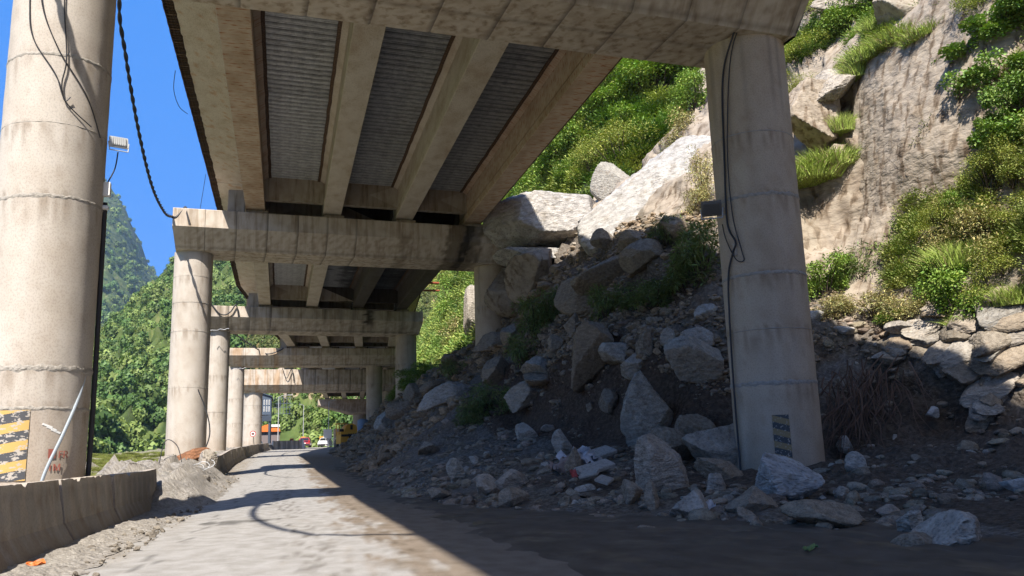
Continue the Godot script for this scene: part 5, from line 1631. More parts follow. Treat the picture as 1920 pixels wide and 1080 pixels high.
func build_far_land() -> void:
	var near := build_hill("hill", "steep green wooded hill across the river", [[-75, 170, 420, 60], [-40, 150, 420, 60], [-20, 130, 400, 55], [-11.7, 150, 400, 53], [-9.8, 170, 400, 68], [-8.4, 180, 410, 82], [-6.5, 190, 420, 102], [-4.0, 200, 430, 112], [-1.6, 205, 440, 122], [2, 200, 450, 130], [6, 195, 450, 140], [16, 190, 460, 150]], M.far_green, 7.0, 220, 90)
	var far := build_hill("mountain", "tall hazy mountain behind the wooded hill", [[-70, 700, 1700, 500], [-30, 760, 1750, 540], [-15, 800, 1800, 545], [-11.6, 800, 1800, 553], [-10.7, 800, 1800, 520], [-10.0, 800, 1800, 482], [-9.4, 800, 1800, 440], [-8.8, 800, 1800, 390], [-7, 800, 1800, 320], [0, 800, 1800, 280], [20, 800, 1800, 300]], M.far_green, 22.0, 200, 90)
	# the woods on both, far too many crowns to count
	var crown := MB.new()
	for k in 150:
		var d := Vector3(rng.randfn(), rng.randfn() * 0.8 + 0.3, rng.randfn()).normalized()
		var at := d * rng.randf_range(0.3, 0.52)
		var u := d.cross(Vector3(rng.randfn(), rng.randfn(), rng.randfn())).normalized()
		var w := u.cross((d + Vector3(rng.randfn(), rng.randfn(), rng.randfn()) * 0.6).normalized()).normalized()
		var sz := rng.randf_range(0.06, 0.12)
		var c := Color(1, 1, 1) * rng.randf_range(0.7, 1.3)
		crown.quad(at - u * sz - w * sz * 0.6, at + u * sz * 0.2 - w * sz, at + u * sz + w * sz * 0.6, at - u * sz * 0.3 + w * sz, c)
	var cm := crown.mesh()
	for part in [[near, 22000, 1.8, 5.0, "woods", "dense green trees and shrubs covering the hill across the river"], [far, 12000, 6.0, 14.0, "far_woods", "distant blue green woods on the tall mountain"]]:
		var xf := []
		var cols := []
		var pts: PackedVector3Array = part[0][0]
		var nv: int = part[0][1]
		var nu := pts.size() / nv
		for k in part[1]:
			var i := rng.randi() % (nu - 1)
			var j := mini(int(pow(rng.randf(), 1.15) * (nv - 1)), nv - 2)
			var a := pts[i * nv + j]
			var p := a + (pts[(i + 1) * nv + j] - a) * rng.randf() + (pts[i * nv + j + 1] - a) * rng.randf()
			var bare := nz.get_noise_3dv(p * (0.02 if part[2] < 3 else 0.006) + Vector3(9, 0, 0))
			if j < 9 and nz.get_noise_3dv(p * 0.07) > 0.1 and part[2] < 3:
				continue
			if bare > 0.35 and rng.randf() < 0.7:
				continue
			var sz := rng.randf_range(part[2], part[3]) * (1.25 if rng.randf() < 0.12 else 0.8)
			xf.append(Transform3D(Basis(Vector3.UP, rng.randf() * TAU).scaled(Vector3(sz, sz * rng.randf_range(0.8, 1.25), sz)), p + Vector3(0, sz * 0.25, 0)))
			var t := nz.get_noise_3dv(p * 0.05)
			cols.append(Color(0.105, 0.19, 0.045).lerp(Color(0.24, 0.31, 0.08), smoothstep(-0.3, 0.5, t + rng.randf_range(-0.4, 0.4))) * rng.randf_range(0.6, 1.15))
		scatter(part[4], part[5], cm, M.leaf, xf, cols)
	# the hillside that closes the valley where the road bends
	var mb := MB.new()
	var pts2 := PackedVector3Array()
	var cols2 := PackedColorArray()
	for i in 121:
		var f := i / 120.0
		var foot := P(lerpf(-9, 40, f), 2.2, lerpf(228, 196, f))
		for j in 81:
			var g := j / 80.0
			var p := foot + Vector3(lerpf(0, 20, g) * (f - 0.2), 62 * pow(g, 0.9), -lerpf(0, 42, g))
			p += Vector3(0.4, 0.3, 1) * (2.6 * nridge.get_noise_3dv(p * 0.07) + 1.0 * nz.get_noise_3dv(p * 0.3)) * smoothstep(0, 0.06, g)
			pts2.append(p)
			var rocky := smoothstep(0.05, 0.35, nz.get_noise_3d(p.x * 0.09, p.y * 0.05, 4)) * smoothstep(0.9, 0.2, g) + smoothstep(0.3, 0.1, g) * 0.7
			cols2.append(Color(0.6, 0.58, 0.3).lerp(Color(1.2, 1.12, 1.0), clampf(rocky * 1.2 + smoothstep(0.14, 0.02, g), 0, 1)))
	mb.grid(121, 81, pts2, cols2)
	structure(obj("valley_side", mb, M.cliff), "green and rocky hillside closing the valley at the bend of the road")
	var xf2 := []
	var cl2 := []
	for k in 9000:
		var i := rng.randi() % 120
		var j := rng.randi() % 80
		var p := pts2[i * 81 + j] + Vector3(rng.randf() * 0.4, 0, 0)
		var dens := nz.get_noise_3dv(p * 0.06)
		if dens < -0.4 + 0.3 * rng.randf() or (j < 22 and rng.randf() < 0.6):
			continue
		var sz := rng.randf_range(0.6, 2.2)
		xf2.append(Transform3D(Basis(Vector3.UP, rng.randf() * TAU).scaled(Vector3(sz, sz, sz)), p + Vector3(0, sz * 0.2, 0)))
		cl2.append(Color(0.09, 0.14, 0.03).lerp(Color(0.19, 0.2, 0.06), rng.randf()) * rng.randf_range(0.7, 1.15))
	scatter("valley_shrubs", "shrubs and long grass over the hillside at the bend", cm, M.leaf, xf2, cl2)

func build_barriers() -> void:
	barrier("nearest road barrier block, broken along its top edge and painted in worn bands", 4.6, 12.9, 0.0, 0.2, true, "road barrier blocks beside the piers")
	barrier("second road barrier block, dusty, in front of the first column's foot", 12.93, 16.4, 0.02, 0.55, true, "road barrier blocks beside the piers")
	barrier("third road barrier block, pushed over and running into the mud bank", 16.43, 21.6, 0.08, 0.8, true, "road barrier blocks beside the piers")
	barrier("nearest barrier block beyond the mud bank, at the second pier", 35.2, 39.4, 0.05, 0.1, true, "road barrier blocks beside the piers")
	var names := ["beyond the second pier", "between the second and third piers", "before the third pier", "at the third pier", "beyond the third pier", "between the third and fourth piers", "before the fourth pier", "at the fourth pier", "beyond the fourth pier", "before the fifth pier", "ending the row at the fifth pier"]
	var s := 39.6
	for k in names.size():
		barrier("grey road barrier block " + names[k], s, s + 6.2, 0.0, 0.3 * k, false, "road barrier blocks beside the piers")
		s += 6.35

func spot(s: float, j: float) -> Array:
	var i := clampi(tg_s.bsearch(s), 0, tg_s.size() - 2)
	var k := clampi(int(j), 0, TV - 2)
	var p := tg[i * TV + k].lerp(tg[i * TV + k + 1], j - k)
	return [p + (tg[(i + 1) * TV + k] - tg[i * TV + k]) * rng.randf(), tn[i * TV + k]]

func build_rubble() -> void:
	# single stones of the slide, largest first; every one an object
	var kinds := []
	for k in 12:
		kinds.append(rock_mb(900 + k * 13, Vector3(1, rng.randf_range(0.45, 0.85), rng.randf_range(0.7, 1.0)), 3, 10 + k % 4, 0.05, 0.1, 0.3).mesh())
	# zone: count, s range, slope row range, size range, words
	var zones := [
		[96, 10.5, 24.0, 17, 52, 0.17, 0.5, "grey stone in the rubble fan below the dark soil face", "stones of the rubble fan"],
		[66, 19.5, 31.0, 62, 88, 0.2, 0.6, "grey stone piled on the ledge above the dark soil face", "stones piled on the ledge"],
		[60, 19.0, 36.0, 84, 112, 0.2, 0.62, "stone scattered on the shaded upper slope below the crest", "stones of the upper slope"],
		[44, 27.0, 62.0, 20, 84, 0.2, 0.7, "stone in the dark slope between the road and the second pier", "stones of the far slope"],
		[32, 13.0, 20.0, 40, 100, 0.14, 0.42, "stone in the dirt to the right of the striped column", "stones right of the column"],
	]
	var stones := []
	for z in zones:
		for k in z[0]:
			var sz: float = lerpf(z[6], z[5], pow((k + 0.5) / z[0], 0.45))
			var q := spot(rng.randf_range(z[1], z[2]), rng.randf_range(z[3], z[4]))
			var o := inst("stone", kinds[rng.randi() % 12], M.rubble_rock if rng.randf() < 0.6 else M.rock)
			o.position = q[0] - Vector3(0, sz * 0.04, 0)
			o.basis = Basis(Vector3.UP, rng.randf() * TAU) * Basis(Vector3(1, 0, rng.randfn()).normalized(), rng.randfn() * 0.35)
			o.scale = Vector3(sz, sz, sz) * Vector3(rng.randf_range(0.8, 1.35), rng.randf_range(0.6, 1.0), rng.randf_range(0.8, 1.2))
			tag(o, z[7], "stone", z[8])
			stones.append([o, sz])
	name_stones(stones)
	# the small broken stuff between them
	for g in 2:
		var xf := []
		var cols := []
		for k in (13000 if g == 0 else 13000):
			var s := 9.0 + 38.0 * pow(rng.randf(), 1.3)
			var j := rng.randf_range(14, 112)
			if s < 18 and (j > 56 or rng.randf() < 0.3) and rng.randf() < 0.75:
				continue
			var q := spot(s, j)
			var p: Vector3 = q[0]
			var dens := nz.get_noise_3dv(p * 0.6)
			if dens < -0.05 + (0.35 if j > 46 and j < 68 else 0.0):
				continue
			var sz := 0.045 * exp(pow(rng.randf(), 1.7) * (2.2 if g == 0 else 1.4))
			xf.append(Transform3D(Basis(Vector3(rng.randfn(), rng.randfn(), rng.randfn()).normalized(), rng.randf() * TAU).scaled(Vector3(sz * rng.randf_range(0.7, 1.8), sz * rng.randf_range(0.5, 1.0), sz)), p + Vector3(0, sz * 0.06, 0)))
			var t := rng.randf_range(0.55, 1.2)
			cols.append(Color(t * rng.randf_range(0.95, 1.08), t, t * rng.randf_range(0.92, 1.05)))
		scatter("rubble", "small broken stones between the boulders of the slide" if g == 0 else "chips and pebbles strewn over the slide", rock_mb(700 + g, Vector3(1, 0.7, 0.9), 1, 8, 0.03).mesh(), M.rubble_rock, xf, cols)
	# the loose pile on the ledge and on the shaded slope above it
	var xf3 := []
	var cl3 := []
	for k in 5200:
		var up := rng.randf() < 0.4
		var q := spot(rng.randf_range(19, 34), rng.randf_range(84, 112) if up else rng.randf_range(64, 88))
		var sz := 0.07 * exp(pow(rng.randf(), 1.5) * 1.6)
		if nz.get_noise_3dv(q[0] * 0.7 + Vector3(5, 0, 0)) < (-0.1 if up else -0.3):
			continue
		xf3.append(Transform3D(Basis(Vector3(rng.randfn(), rng.randfn(), rng.randfn()).normalized(), rng.randf() * TAU).scaled(Vector3(sz * rng.randf_range(0.8, 1.5), sz * rng.randf_range(0.6, 1.0), sz)), q[0] + Vector3(0, sz * 0.1, 0)))
		var t := rng.randf_range(0.7, 1.3)
		cl3.append(Color(t, t, t) * Color(1.08, 1.0, 0.9))
	scatter("ledge_rubble", "loose pile of fist sized stones along the ledge", rock_mb(741, Vector3(1, 0.75, 0.9), 2, 9, 0.04).mesh(), M.rubble_rock, xf3, cl3)
	var xf4 := []
	var cl4 := []
	for k in 7000:
		var q := spot(34.0 + 44.0 * pow(rng.randf(), 1.3), rng.randf_range(14, 96))
		var sz := 0.1 * exp(pow(rng.randf(), 1.8) * 2.0)
		if nz.get_noise_3dv(q[0] * 0.4 + Vector3(15, 0, 0)) < -0.1:
			continue
		xf4.append(Transform3D(Basis(Vector3(rng.randfn(), rng.randfn(), rng.randfn()).normalized(), rng.randf() * TAU).scaled(Vector3(sz * rng.randf_range(0.8, 1.6), sz * rng.randf_range(0.5, 1.0), sz)), q[0] + Vector3(0, sz * 0.06, 0)))
		var t := rng.randf_range(0.6, 1.15)
		cl4.append(Color(t, t, t) * Color(1.05, 0.98, 0.9))
	scatter("far_rubble", "rough broken stone over the far part of the slide", rock_mb(751, Vector3(1, 0.75, 0.9), 2, 8, 0.04).mesh(), M.rubble_rock, xf4, cl4)
	# clods and stones on the mud bank by the barrier
	var xf2 := []
	var cl2 := []
	for k in 1300:
		var s := rng.randf_range(4, 37)
		var x := -1.7 - 3.4 * pow(rng.randf(), 1.5)
		if s < 21 and x < -2.35:
			continue
		var y := along(ROAD_RISE, s) + 0.03
		if s > 21:
			y += (0.45 + 0.2 * nz.get_noise_2d(x, s)) * smoothstep(-1.6, -3.0, x)
		var sz := 0.016 * exp(pow(rng.randf(), 2.0) * 2.2)
		xf2.append(Transform3D(Basis(Vector3(rng.randfn(), rng.randfn(), rng.randfn()).normalized(), rng.randf() * TAU).scaled(Vector3(sz * 1.3, sz, sz)), P(x, y, s)))
		cl2.append(Color(1, 0.95, 0.88) * rng.randf_range(0.6, 1.0))
	scatter("mud_clods", "clods of dried mud and gravel along the left road edge", rock_mb(733, Vector3(1, 0.8, 0.9), 2, 9, 0.08).mesh(), M.mud, xf2, cl2)
	rock("boulder", "orange brown boulder at the foot of the second pier's left column", -3.5, 1.2, 36.2, 1.35, 0.7, 0.9, 10, 14, 601, "cliff", 0.2, 10, 4, 0.05, 0.4).material_override = orange_rock()
	for q in [["grey boulder beside the orange brown boulder", -2.85, 0.95, 35.6, 1.2, 0.85, 0.9], ["whitish boulder on the mud bank left of the orange brown boulder", -4.0, 1.0, 32.3, 0.75, 0.6, 0.6], ["flat grey rock below the orange brown boulder", -3.2, 0.75, 34.2, 1.1, 0.4, 0.7], ["dark mud caked boulder in the gap of the barrier", -2.6, 0.35, 27.5, 1.0, 0.7, 0.9], ["mud caked slab leaning at the end of the nearest barriers", -2.95, 0.45, 24.2, 0.9, 0.8, 0.6], ["muddy rock at the road edge by the barrier gap", -2.1, 0.12, 30.0, 0.6, 0.35, 0.5], ["grey rock in the grass behind the barrier", -5.4, 0.65, 30.5, 0.7, 0.4, 0.5], ["pale rock in the grass by the first column", -5.6, 0.6, 24.0, 0.6, 0.35, 0.5], ["white rock resting on the broken top of the nearest barrier", -3.25, 0.98, 9.4, 0.32, 0.24, 0.26], ["mud caked lump in the middle of the barrier gap", -2.9, 0.4, 26.0, 1.3, 0.75, 1.0], ["mud caked lump before the far end of the barrier gap", -2.6, 0.35, 31.5, 1.2, 0.7, 0.9]]:
		rock("boulder", q[0], q[1], q[2], q[3], q[4], q[5], q[6], int(q[3] * 40) % 90, 8, 610 + int(q[3] * 10), "mud" if q[0].contains("mud") else "rock", 0.2, 11, 4, 0.06, 0.2, "boulders on the mud bank")

# say of each stone which boulder it lies by, and how large it is among its neighbours there
func name_stones(stones: Array) -> void:
	var marks := []
	for o in get_children():
		if o.has_meta("category") and o.get_meta("category") == "boulder":
			var words: String = o.get_meta("label")
			for cut in [" standing", " tucked", " leaning", " wedged", " right", " beside", " against", " at ", " sloping", " under", " just", " below", " left", " behind", " on ", " alone", " above", " in ", " resting", " between", " beneath", " hanging", " set", " lying", " far", " by ", " high", " touching", " half", " low", " with", ", ", " topped", " overhanging", " out", " along", " of pink"]:
				var at := words.find(cut, 6)
				if at > 0:
					words = words.left(at)
			marks.append([o, words])
	var near := {}
	for q in stones:
		var best = marks[0]
		for m in marks:
			if (m[0].position as Vector3).distance_to(q[0].position) < (best[0].position as Vector3).distance_to(q[0].position):
				best = m
		if not near.has(best[1]):
			near[best[1]] = []
		near[best[1]].append(q)
	var order := ["largest", "second largest", "third largest", "fourth largest", "fifth largest", "sixth largest", "seventh largest", "eighth largest", "ninth largest", "tenth largest", "eleventh largest", "twelfth largest"]
	for w in near:
		var l: Array = near[w]
		l.sort_custom(func(x: Array, y: Array) -> bool: return x[1] > y[1])
		for k in l.size():
			if k < order.size():
				l[k][0].set_meta("label", "loose stone, " + order[k] + " of those lying by the " + w)

# the two great pale rocks on the crest, cut to their own faces
func build_heroes() -> void:
	var list := [
		["huge white flat faced boulder leaning over the second pier's cap", P(12.6, 12.25, 38.3), Vector3(6.2, 4.0, 3.8), [[-0.05, 0.26, 0.95, 0.7], [0.06, 0.95, 0.1, 0.66], [-0.9, 0.25, 0.35, 0.8], [0.92, 0.05, 0.35, 0.78], [0.1, -0.95, 0.2, 0.62], [0, 0, -1, 0.8], [-0.6, 0.75, 0.2, 0.8], [-0.6, -0.7, 0.3, 0.78], [0.65, -0.6, 0.5, 0.8]], 41],
		["cracked off lower slab of the huge white boulder", P(12.2, 10.35, 38.1), Vector3(4.6, 1.0, 3.4), [[-0.1, 0.1, 0.98, 0.55], [0, 1, 0.05, 0.6], [-0.7, -0.5, 0.4, 0.65], [0.8, -0.2, 0.4, 0.8], [0, -1, 0.1, 0.6], [0, 0, -1, 0.8]], 43],
		["great sloping slab of pinkish white rock", P(15.95, 11.5, 31.25), Vector3(8.4, 7.2, 7.2), [[-0.8, 0.47, 0.37, 0.34], [0.1, 0.95, 0.3, 0.74], [-0.2, -0.9, 0.3, 0.7], [-0.5, -0.5, 0.7, 0.66], [0.3, 0.1, 0.95, 0.74], [1, 0, 0, 0.8], [0, 0, -1, 0.8], [-0.62, 0.75, -0.1, 0.5], [-0.72, 0.2, 0.66, 0.42]], 47]]
	var bluff := obj("rock_bluff", rock_mb(53, Vector3(3.6, 11.0, 8.0), 5, 9, 0.03, 0.0, 0.12, [[-0.707, 0.703, 0.083, 0.425], [-0.5, 0.1, -0.85, 0.7], [-0.3, 0.2, 0.93, 0.75], [-0.3, 0.95, 0.0, 0.8], [-0.4, -0.9, 0.1, 0.8], [1, 0, 0, 0.8], [-0.8, 0.45, 0.4, 0.5], [-0.82, 0.5, -0.3, 0.46], [-0.9, -0.28, 0.31, 0.56]]), M.cliff)
	bluff.position = P(18.4, 9.2, 19.5)
	tag(bluff, "tall flat faced beige rock bluff, streaked grey, right of the nearest right column", "rock face")
	for q in list:
		var o := obj("boulder", rock_mb(q[4], q[2], 5, 9, 0.035, 0.0, 0.25, q[3]), M.pale_rock)
		o.position = q[1]
		tag(o, q[0], "boulder", "boulders of the rock slide")

# silver schist standing out of the bank in tilted leaves
func build_outcrops() -> void:
	var list := [["broad layered silver schist outcrop in the sun, tilted to the right", 15.6, 16.2, 2.0, 11], ["layered schist outcrop at the sunlit right edge", 16.1, 15.2, 2.3, 12], ["small broken schist outcrop at the edge of the shade", 15.1, 17.8, 1.3, 8], ["lowest layered schist outcrop, crossed by the shade", 15.4, 15.2, 1.6, 9], ["brown layered outcrop under the big leafy bush", 15.6, 17.2, 1.4, 8]]
	for q in list:
		var at := lay(q[1], q[2], 0.0)
		var n := thing("schist_outcrop", q[0], "rock outcrop", at, 0.0, "schist outcrops in the bank")
		var w: float = q[3]
		for k in q[4]:
			var f: float = k / float(q[4])
			var mb := MB.new()
			var m := rock_mb(rng.randi() % 9999, Vector3(w * rng.randf_range(0.35, 0.9), w * rng.randf_range(0.12, 0.3), w * rng.randf_range(0.3, 0.7)), 4, 7, 0.05, 0.0, 0.6)
			mb.add(Transform3D(Basis(Vector3.BACK, 0.55 + rng.randfn() * 0.16) * Basis(Vector3.UP, rng.randfn() * 0.4) * Basis(Vector3.RIGHT, 0.35), Vector3((f - 0.5) * w * 0.5 + rng.randfn() * 0.1, (f - 0.4) * w * 0.75, (0.5 - f) * w * 0.15 + rng.randfn() * 0.1)), m, Color(1, 1, 1) * rng.randf_range(0.8, 1.15))
			obj("slab", mb, M.rubble_rock if k % 3 == 0 else M.rock, n)

func orange_rock() -> Material:
	var m: StandardMaterial3D = M.rock.duplicate()
	m.albedo_color = Color(0.8, 0.58, 0.44)
	return m

func build_cover() -> void:
	# undergrowth that nobody could count, over the hillside and the slope's green parts
	var leafy := MB.new()
	for k in 170:
		var d := Vector3(rng.randfn(), absf(rng.randfn()) * 0.7, rng.randfn()).normalized()
		var up := (Vector3.UP + Vector3(rng.randfn(), 0, rng.randfn()) * 0.5).normalized()
		up = (up - d * up.dot(d)).normalized()
		leaf(leafy, d * rng.randf_range(0.1, 0.5), d, up, rng.randf_range(0.06, 0.13), rng.randf_range(0.03, 0.065), Color(1, 1, 1) * rng.randf_range(0.75, 1.2))
	var lm := leafy.mesh()
	var xf := []
	var cols := []
	for k in 42000:
		var far := rng.randf() < 0.6
		var s := 42.0 + 110.0 * pow(rng.randf(), 1.5) if far else rng.randf_range(12, 44)
		var j := rng.randf_range(100, 195) if far else rng.randf_range(150, 190)
		var q := spot(s, j)
		var p: Vector3 = q[0]
		var dens := nz.get_noise_3dv(p * 0.22)
		if dens < (-0.3 if far else -0.02) + rng.randf() * 0.2:
			continue
		var sz := rng.randf_range(0.6, 1.7) * (1.0 + s / 120.0 if far else 0.55)
		xf.append(Transform3D(Basis(Vector3.UP, rng.randf() * TAU).scaled(Vector3(sz, sz * rng.randf_range(0.7, 1.2), sz)), p))
		var t := nz.get_noise_3dv(p * 0.5 + Vector3(40, 0, 0))
		cols.append(Color(0.15, 0.26, 0.055).lerp(Color(0.36, 0.41, 0.105), smoothstep(-0.25, 0.3, t + rng.randf_range(-0.12, 0.12))) * rng.randf_range(0.75, 1.15) * lerpf(0.6, 1.2, smoothstep(-0.4, 0.4, nz.get_noise_3dv(p * 0.3 + Vector3(0, 70, 0)))))
	for k in 3600:
		var s := rng.randf_range(12.5, 19.5)
		var q := spot(s, rng.randf_range(116, 156))
		var p: Vector3 = q[0]
		if p.x < 15.6 + 0.3 * rng.randf() or nz.get_noise_3dv(p * 0.45 + Vector3(0, 0, 50)) < -0.05:
			continue
		var sz := rng.randf_range(0.3, 0.75)
		xf.append(Transform3D(Basis(Vector3.UP, rng.randf() * TAU).scaled(Vector3(sz, sz * rng.randf_range(0.8, 1.5), sz)), p))
		cols.append(Color(0.16, 0.25, 0.05).lerp(Color(0.38, 0.38, 0.13), rng.randf()) * rng.randf_range(0.7, 1.15))
	scatter("undergrowth", "dense leafy undergrowth over the hillside", lm, M.leaf, xf, cols)
	# grass on the bank behind the barrier and on the hillside
	var tuft: Mesh = plant_mesh("grass", 7)[0]
	xf = []
	cols = []
	for k in 1500:
		var s := rng.randf_range(17, 60)
		var x := -4.3 - 8.0 * pow(rng.randf(), 1.2)
		if nz.get_noise_2d(x * 0.8, s * 0.8) < -0.05:
			continue
		var sz := rng.randf_range(0.2, 0.5)
		xf.append(Transform3D(Basis(Vector3.UP, rng.randf() * TAU).scaled(Vector3(sz * 1.6, sz, sz * 1.6)), P(x, along(ROAD_RISE, s) + 0.5 + 0.25 * nz.get_noise_2d(x, s), s)))
		cols.append(Color(0.8, 0.72, 0.75) * rng.randf_range(0.6, 1.1))
	scatter("bank_grass", "short grass on the bank behind the road barrier", tuft, M.leaf, xf, cols)
	xf = []
	cols = []
	for k in 2400:
		var s := rng.randf_range(50, 110)
		var q := spot(s, rng.randf_range(104, 128) if s < 30 else rng.randf_range(96, 150))
		if nz.get_noise_3dv(q[0] * 0.5) < 0.05:
			continue
		var sz := rng.randf_range(0.2, 0.42) * (1.0 if s < 30 else 2.2)
		xf.append(Transform3D(Basis(Vector3.UP, rng.randf() * TAU).scaled(Vector3(sz * 0.8, sz * 1.25, sz * 0.8)), q[0]))
		cols.append(Color(1.1, 0.9, 0.9) * rng.randf_range(0.7, 1.4))
	scatter("hillside_grass", "wild grass over the sunlit slope", tuft, M.leaf, xf, cols)

func build_cables() -> void:
	twisted("cable", "thick black twisted cable hanging down to the second pier cap", [P(-4.5, 16.9, 22.9), P(-5.0, 14.64, 24.9), P(-5.0, 13.54, 26.3), P(-5.0, 12.16, 29.3), P(-5.0, 11.3, 32.7), P(-5.0, 11.3, 36.2), P(-4.95, 11.62, 37.95)], 0.033, 0.85)
	twisted("cable", "twisted cable overhead reaching the near pier, seen by its curved shadow on the road", [P(-4.5, 16.9, -1.5), P(-4.9, 14.64, 0.9), P(-4.9, 13.54, 2.3), P(-4.9, 12.16, 5.3), P(-4.9, 11.3, 8.7), P(-4.9, 11.3, 12.0), P(-4.9, 11.7, 13.75)], 0.04, 0.85)
	wire("cable", "end of the thick cable draped over the second pier cap", [P(-4.95, 11.6, 37.95), P(-4.75, 11.62, 38.0), P(-4.5, 12.0, 38.05), P(-4.42, 12.1, 38.1), P(-4.36, 11.9, 38.05), P(-4.2, 11.3, 38.03)], 0.06, M.cable, self, "cable", "cables strung between the piers")
	wire("cable", "black cable looping over the third pier cap's left end", [P(-5.3, 12.2, 63.1), P(-4.75, 11.5, 63.1), P(-4.3, 11.35, 63.1), P(-3.9, 11.6, 63.1), P(-3.55, 12.1, 63.15), P(-3.35, 11.2, 63.15)], 0.05, M.cable, self, "cable", "cables strung between the piers")
	wire("cable", "black cable sagging from the third pier to the fourth pier cap", [P(-3.7, 10.4, 66.5), P(-3.5, 11.4, 78), P(-2.65, 11.85, 88.0), P(-1.7, 11.42, 88.05), P(-0.5, 11.8, 88.05), P(-0.2, 12.05, 88.1)], 0.06, M.cable, self, "cable", "cables strung between the piers")
	wire("cable", "thin cable loop on the deep fifth pier cap", [P(-0.3, 12.15, 110.1), P(0.0, 11.2, 110.1), P(0.3, 10.95, 110.1), P(0.85, 12.05, 110.1), P(1.15, 10.3, 110.1)], 0.05, M.cable, self, "cable", "cables strung between the piers")
	wire("cable", "thin wire dangling from the deck's left edge", [P(-3.9, 14.4, 29), P(-4.0, 13.95, 29.6), P(-3.85, 13.5, 30), P(-3.6, 13.4, 30.4)], 0.012, M.cable, self, "cable", "cables strung between the piers")
	wire("cable", "pair of thin wires dropping from the deck edge to the second pier cap", [P(-3.6, 13.6, 37.8), P(-3.7, 12.9, 38.0), P(-3.82, 12.05, 38.2)], 0.012, M.cable, self, "cable", "cables strung between the piers")
	# what is fixed to the nearest left column
	var c := Vector3(-4.05, 0, -15.7)
	for w in [["loose black wire down the nearest column, longest of three", [[-4.45, 10.2, -0.72], [-4.42, 9.0, -0.74], [-4.3, 8.3, -0.8], [-3.9, 7.65, -0.84], [-3.72, 7.18, -0.8], [-3.35, 6.85, -0.55]]],
		["loose black wire crossing the nearest column from the top", [[-4.25, 10.2, -0.82], [-4.22, 9.04, -0.83], [-3.9, 8.15, -0.84], [-3.45, 7.4, -0.62], [-3.25, 6.75, -0.3]]],
		["loose black wire with a hooked end on the nearest column", [[-3.86, 10.2, -0.83], [-3.86, 9.05, -0.83], [-3.76, 8.0, -0.81], [-3.8, 7.5, -0.82], [-3.74, 7.2, -0.81], [-3.66, 7.28, -0.78]]]]:
		var pts := []
		for q in w[1]:
			pts.append(Vector3(q[0], q[1], -15.68 - q[2]))
		wire("cable", w[0], pts, 0.012, M.cable, self, "cable", "loose wires on the nearest column")
	wire("conduit", "black pipe running up the right side of the nearest column", [Vector3(-3.23, 0.4, -16.0), Vector3(-3.2, 2.0, -15.95), Vector3(-3.2, 5.7, -15.85)], 0.045, M.cable, self, "conduit")
	wire("conduit", "grey corrugated conduit bowing away from the foot of the nearest column", [Vector3(-3.25, 2.8, -15.6), Vector3(-3.3, 2.2, -15.35), Vector3(-3.42, 1.6, -15.05), Vector3(-3.6, 0.95, -14.8), Vector3(-3.7, 0.4, -14.75)], 0.027, M.conduit, self, "conduit")
	floodlight(Vector3(-2.98, 6.75, -15.55), deg_to_rad(200), 0.35, "white floodlight on the right side of the nearest column", M.grey_metal).scale = Vector3(0.68, 0.68, 0.68)
	var bx := thing("junction_box", "white junction box on the black pipe of the nearest column", "junction box", Vector3(-3.17, 5.92, -15.75))
	var mb := MB.new()
	box(mb, Vector3(), Vector3(0.13, 0.26, 0.12), Color(1, 1, 1), Basis(), 0.01)
	obj("case", mb, M.white, bx)
	mb = MB.new()
	box(mb, Vector3(0, -0.34, 0), Vector3(0.1, 0.07, 0.1), Color(1, 1, 1), Basis(), 0.01)
	obj("clamp", mb, M.white, bx)
	wire("flex", "", [Vector3(0.02, 0.13, 0.03), Vector3(0.12, 0.4, 0.02), Vector3(0.15, 0.72, 0.0)], 0.012, M.cable, bx)
	var pier: Node3D = find_child("bridge_pier", false, false)
	decal_patch("hazard_stripes", Vector3.ZERO, 0.842, -50, 11, 0.85, 1.95, M.hazard, pier)
	var rc := P(10.55, 0, 16.5) - pier.position
	decal_patch("hazard_stripes", rc, 0.945, -38, -17, 0.75, 1.65, M.hazard_faded, pier)
	text_on("painted_letters", "\u2534 FR", Vector3(0.56, 1.24, 0.625), 0.73, 0.13, M.red_paint, pier)
	text_on("painted_letters", "1M", Vector3(0.52, 1.04, 0.66), 0.67, 0.13, M.red_paint, pier)
	for k in 3:
		var db := MB.new()
		var da := 0.5 + 0.08 * k
		box(db, Vector3(0.828 * sin(da), 1.7 - 0.045 * k, 0.828 * cos(da)), Vector3(0.16, 0.032, 0.012), Color(0.9, 0.9, 0.9), Basis(Vector3.UP, da) * Basis(Vector3.BACK, -0.4), 0.0)
		obj("paint_dash", db, M.white, pier)
	# what is fixed to the nearest right column
	var rx := 10.55
	wire("conduit", "black cable clipped down the left side of the nearest right column", [P(9.95, 10.9, 15.35), P(9.8, 10.3, 15.7), P(9.68, 9.4, 16.1), P(9.62, 7.4, 16.22), P(9.6, 6.0, 16.28), P(9.66, 5.5, 16.1), P(9.62, 5.25, 16.2), P(9.57, 4.6, 16.4), P(9.56, 2.6, 16.5), P(9.56, 0.3, 16.5)], 0.022, M.cable, self, "conduit")
	wire("conduit", "second thin cable beside it on the nearest right column", [P(9.99, 10.7, 15.4), P(9.8, 9.9, 15.85), P(9.66, 7.8, 16.1), P(9.65, 6.2, 16.12), P(9.72, 5.3, 15.98), P(9.74, 5.05, 15.95), P(9.64, 5.1, 16.1), P(9.58, 5.6, 16.35), P(9.57, 6.0, 16.45)], 0.013, M.cable, self, "conduit")
	floodlight(P(9.3, 6.35, 16.4), deg_to_rad(150), -0.5, "dark floodlight on an arm left of the nearest right column", M.dull_lamp)
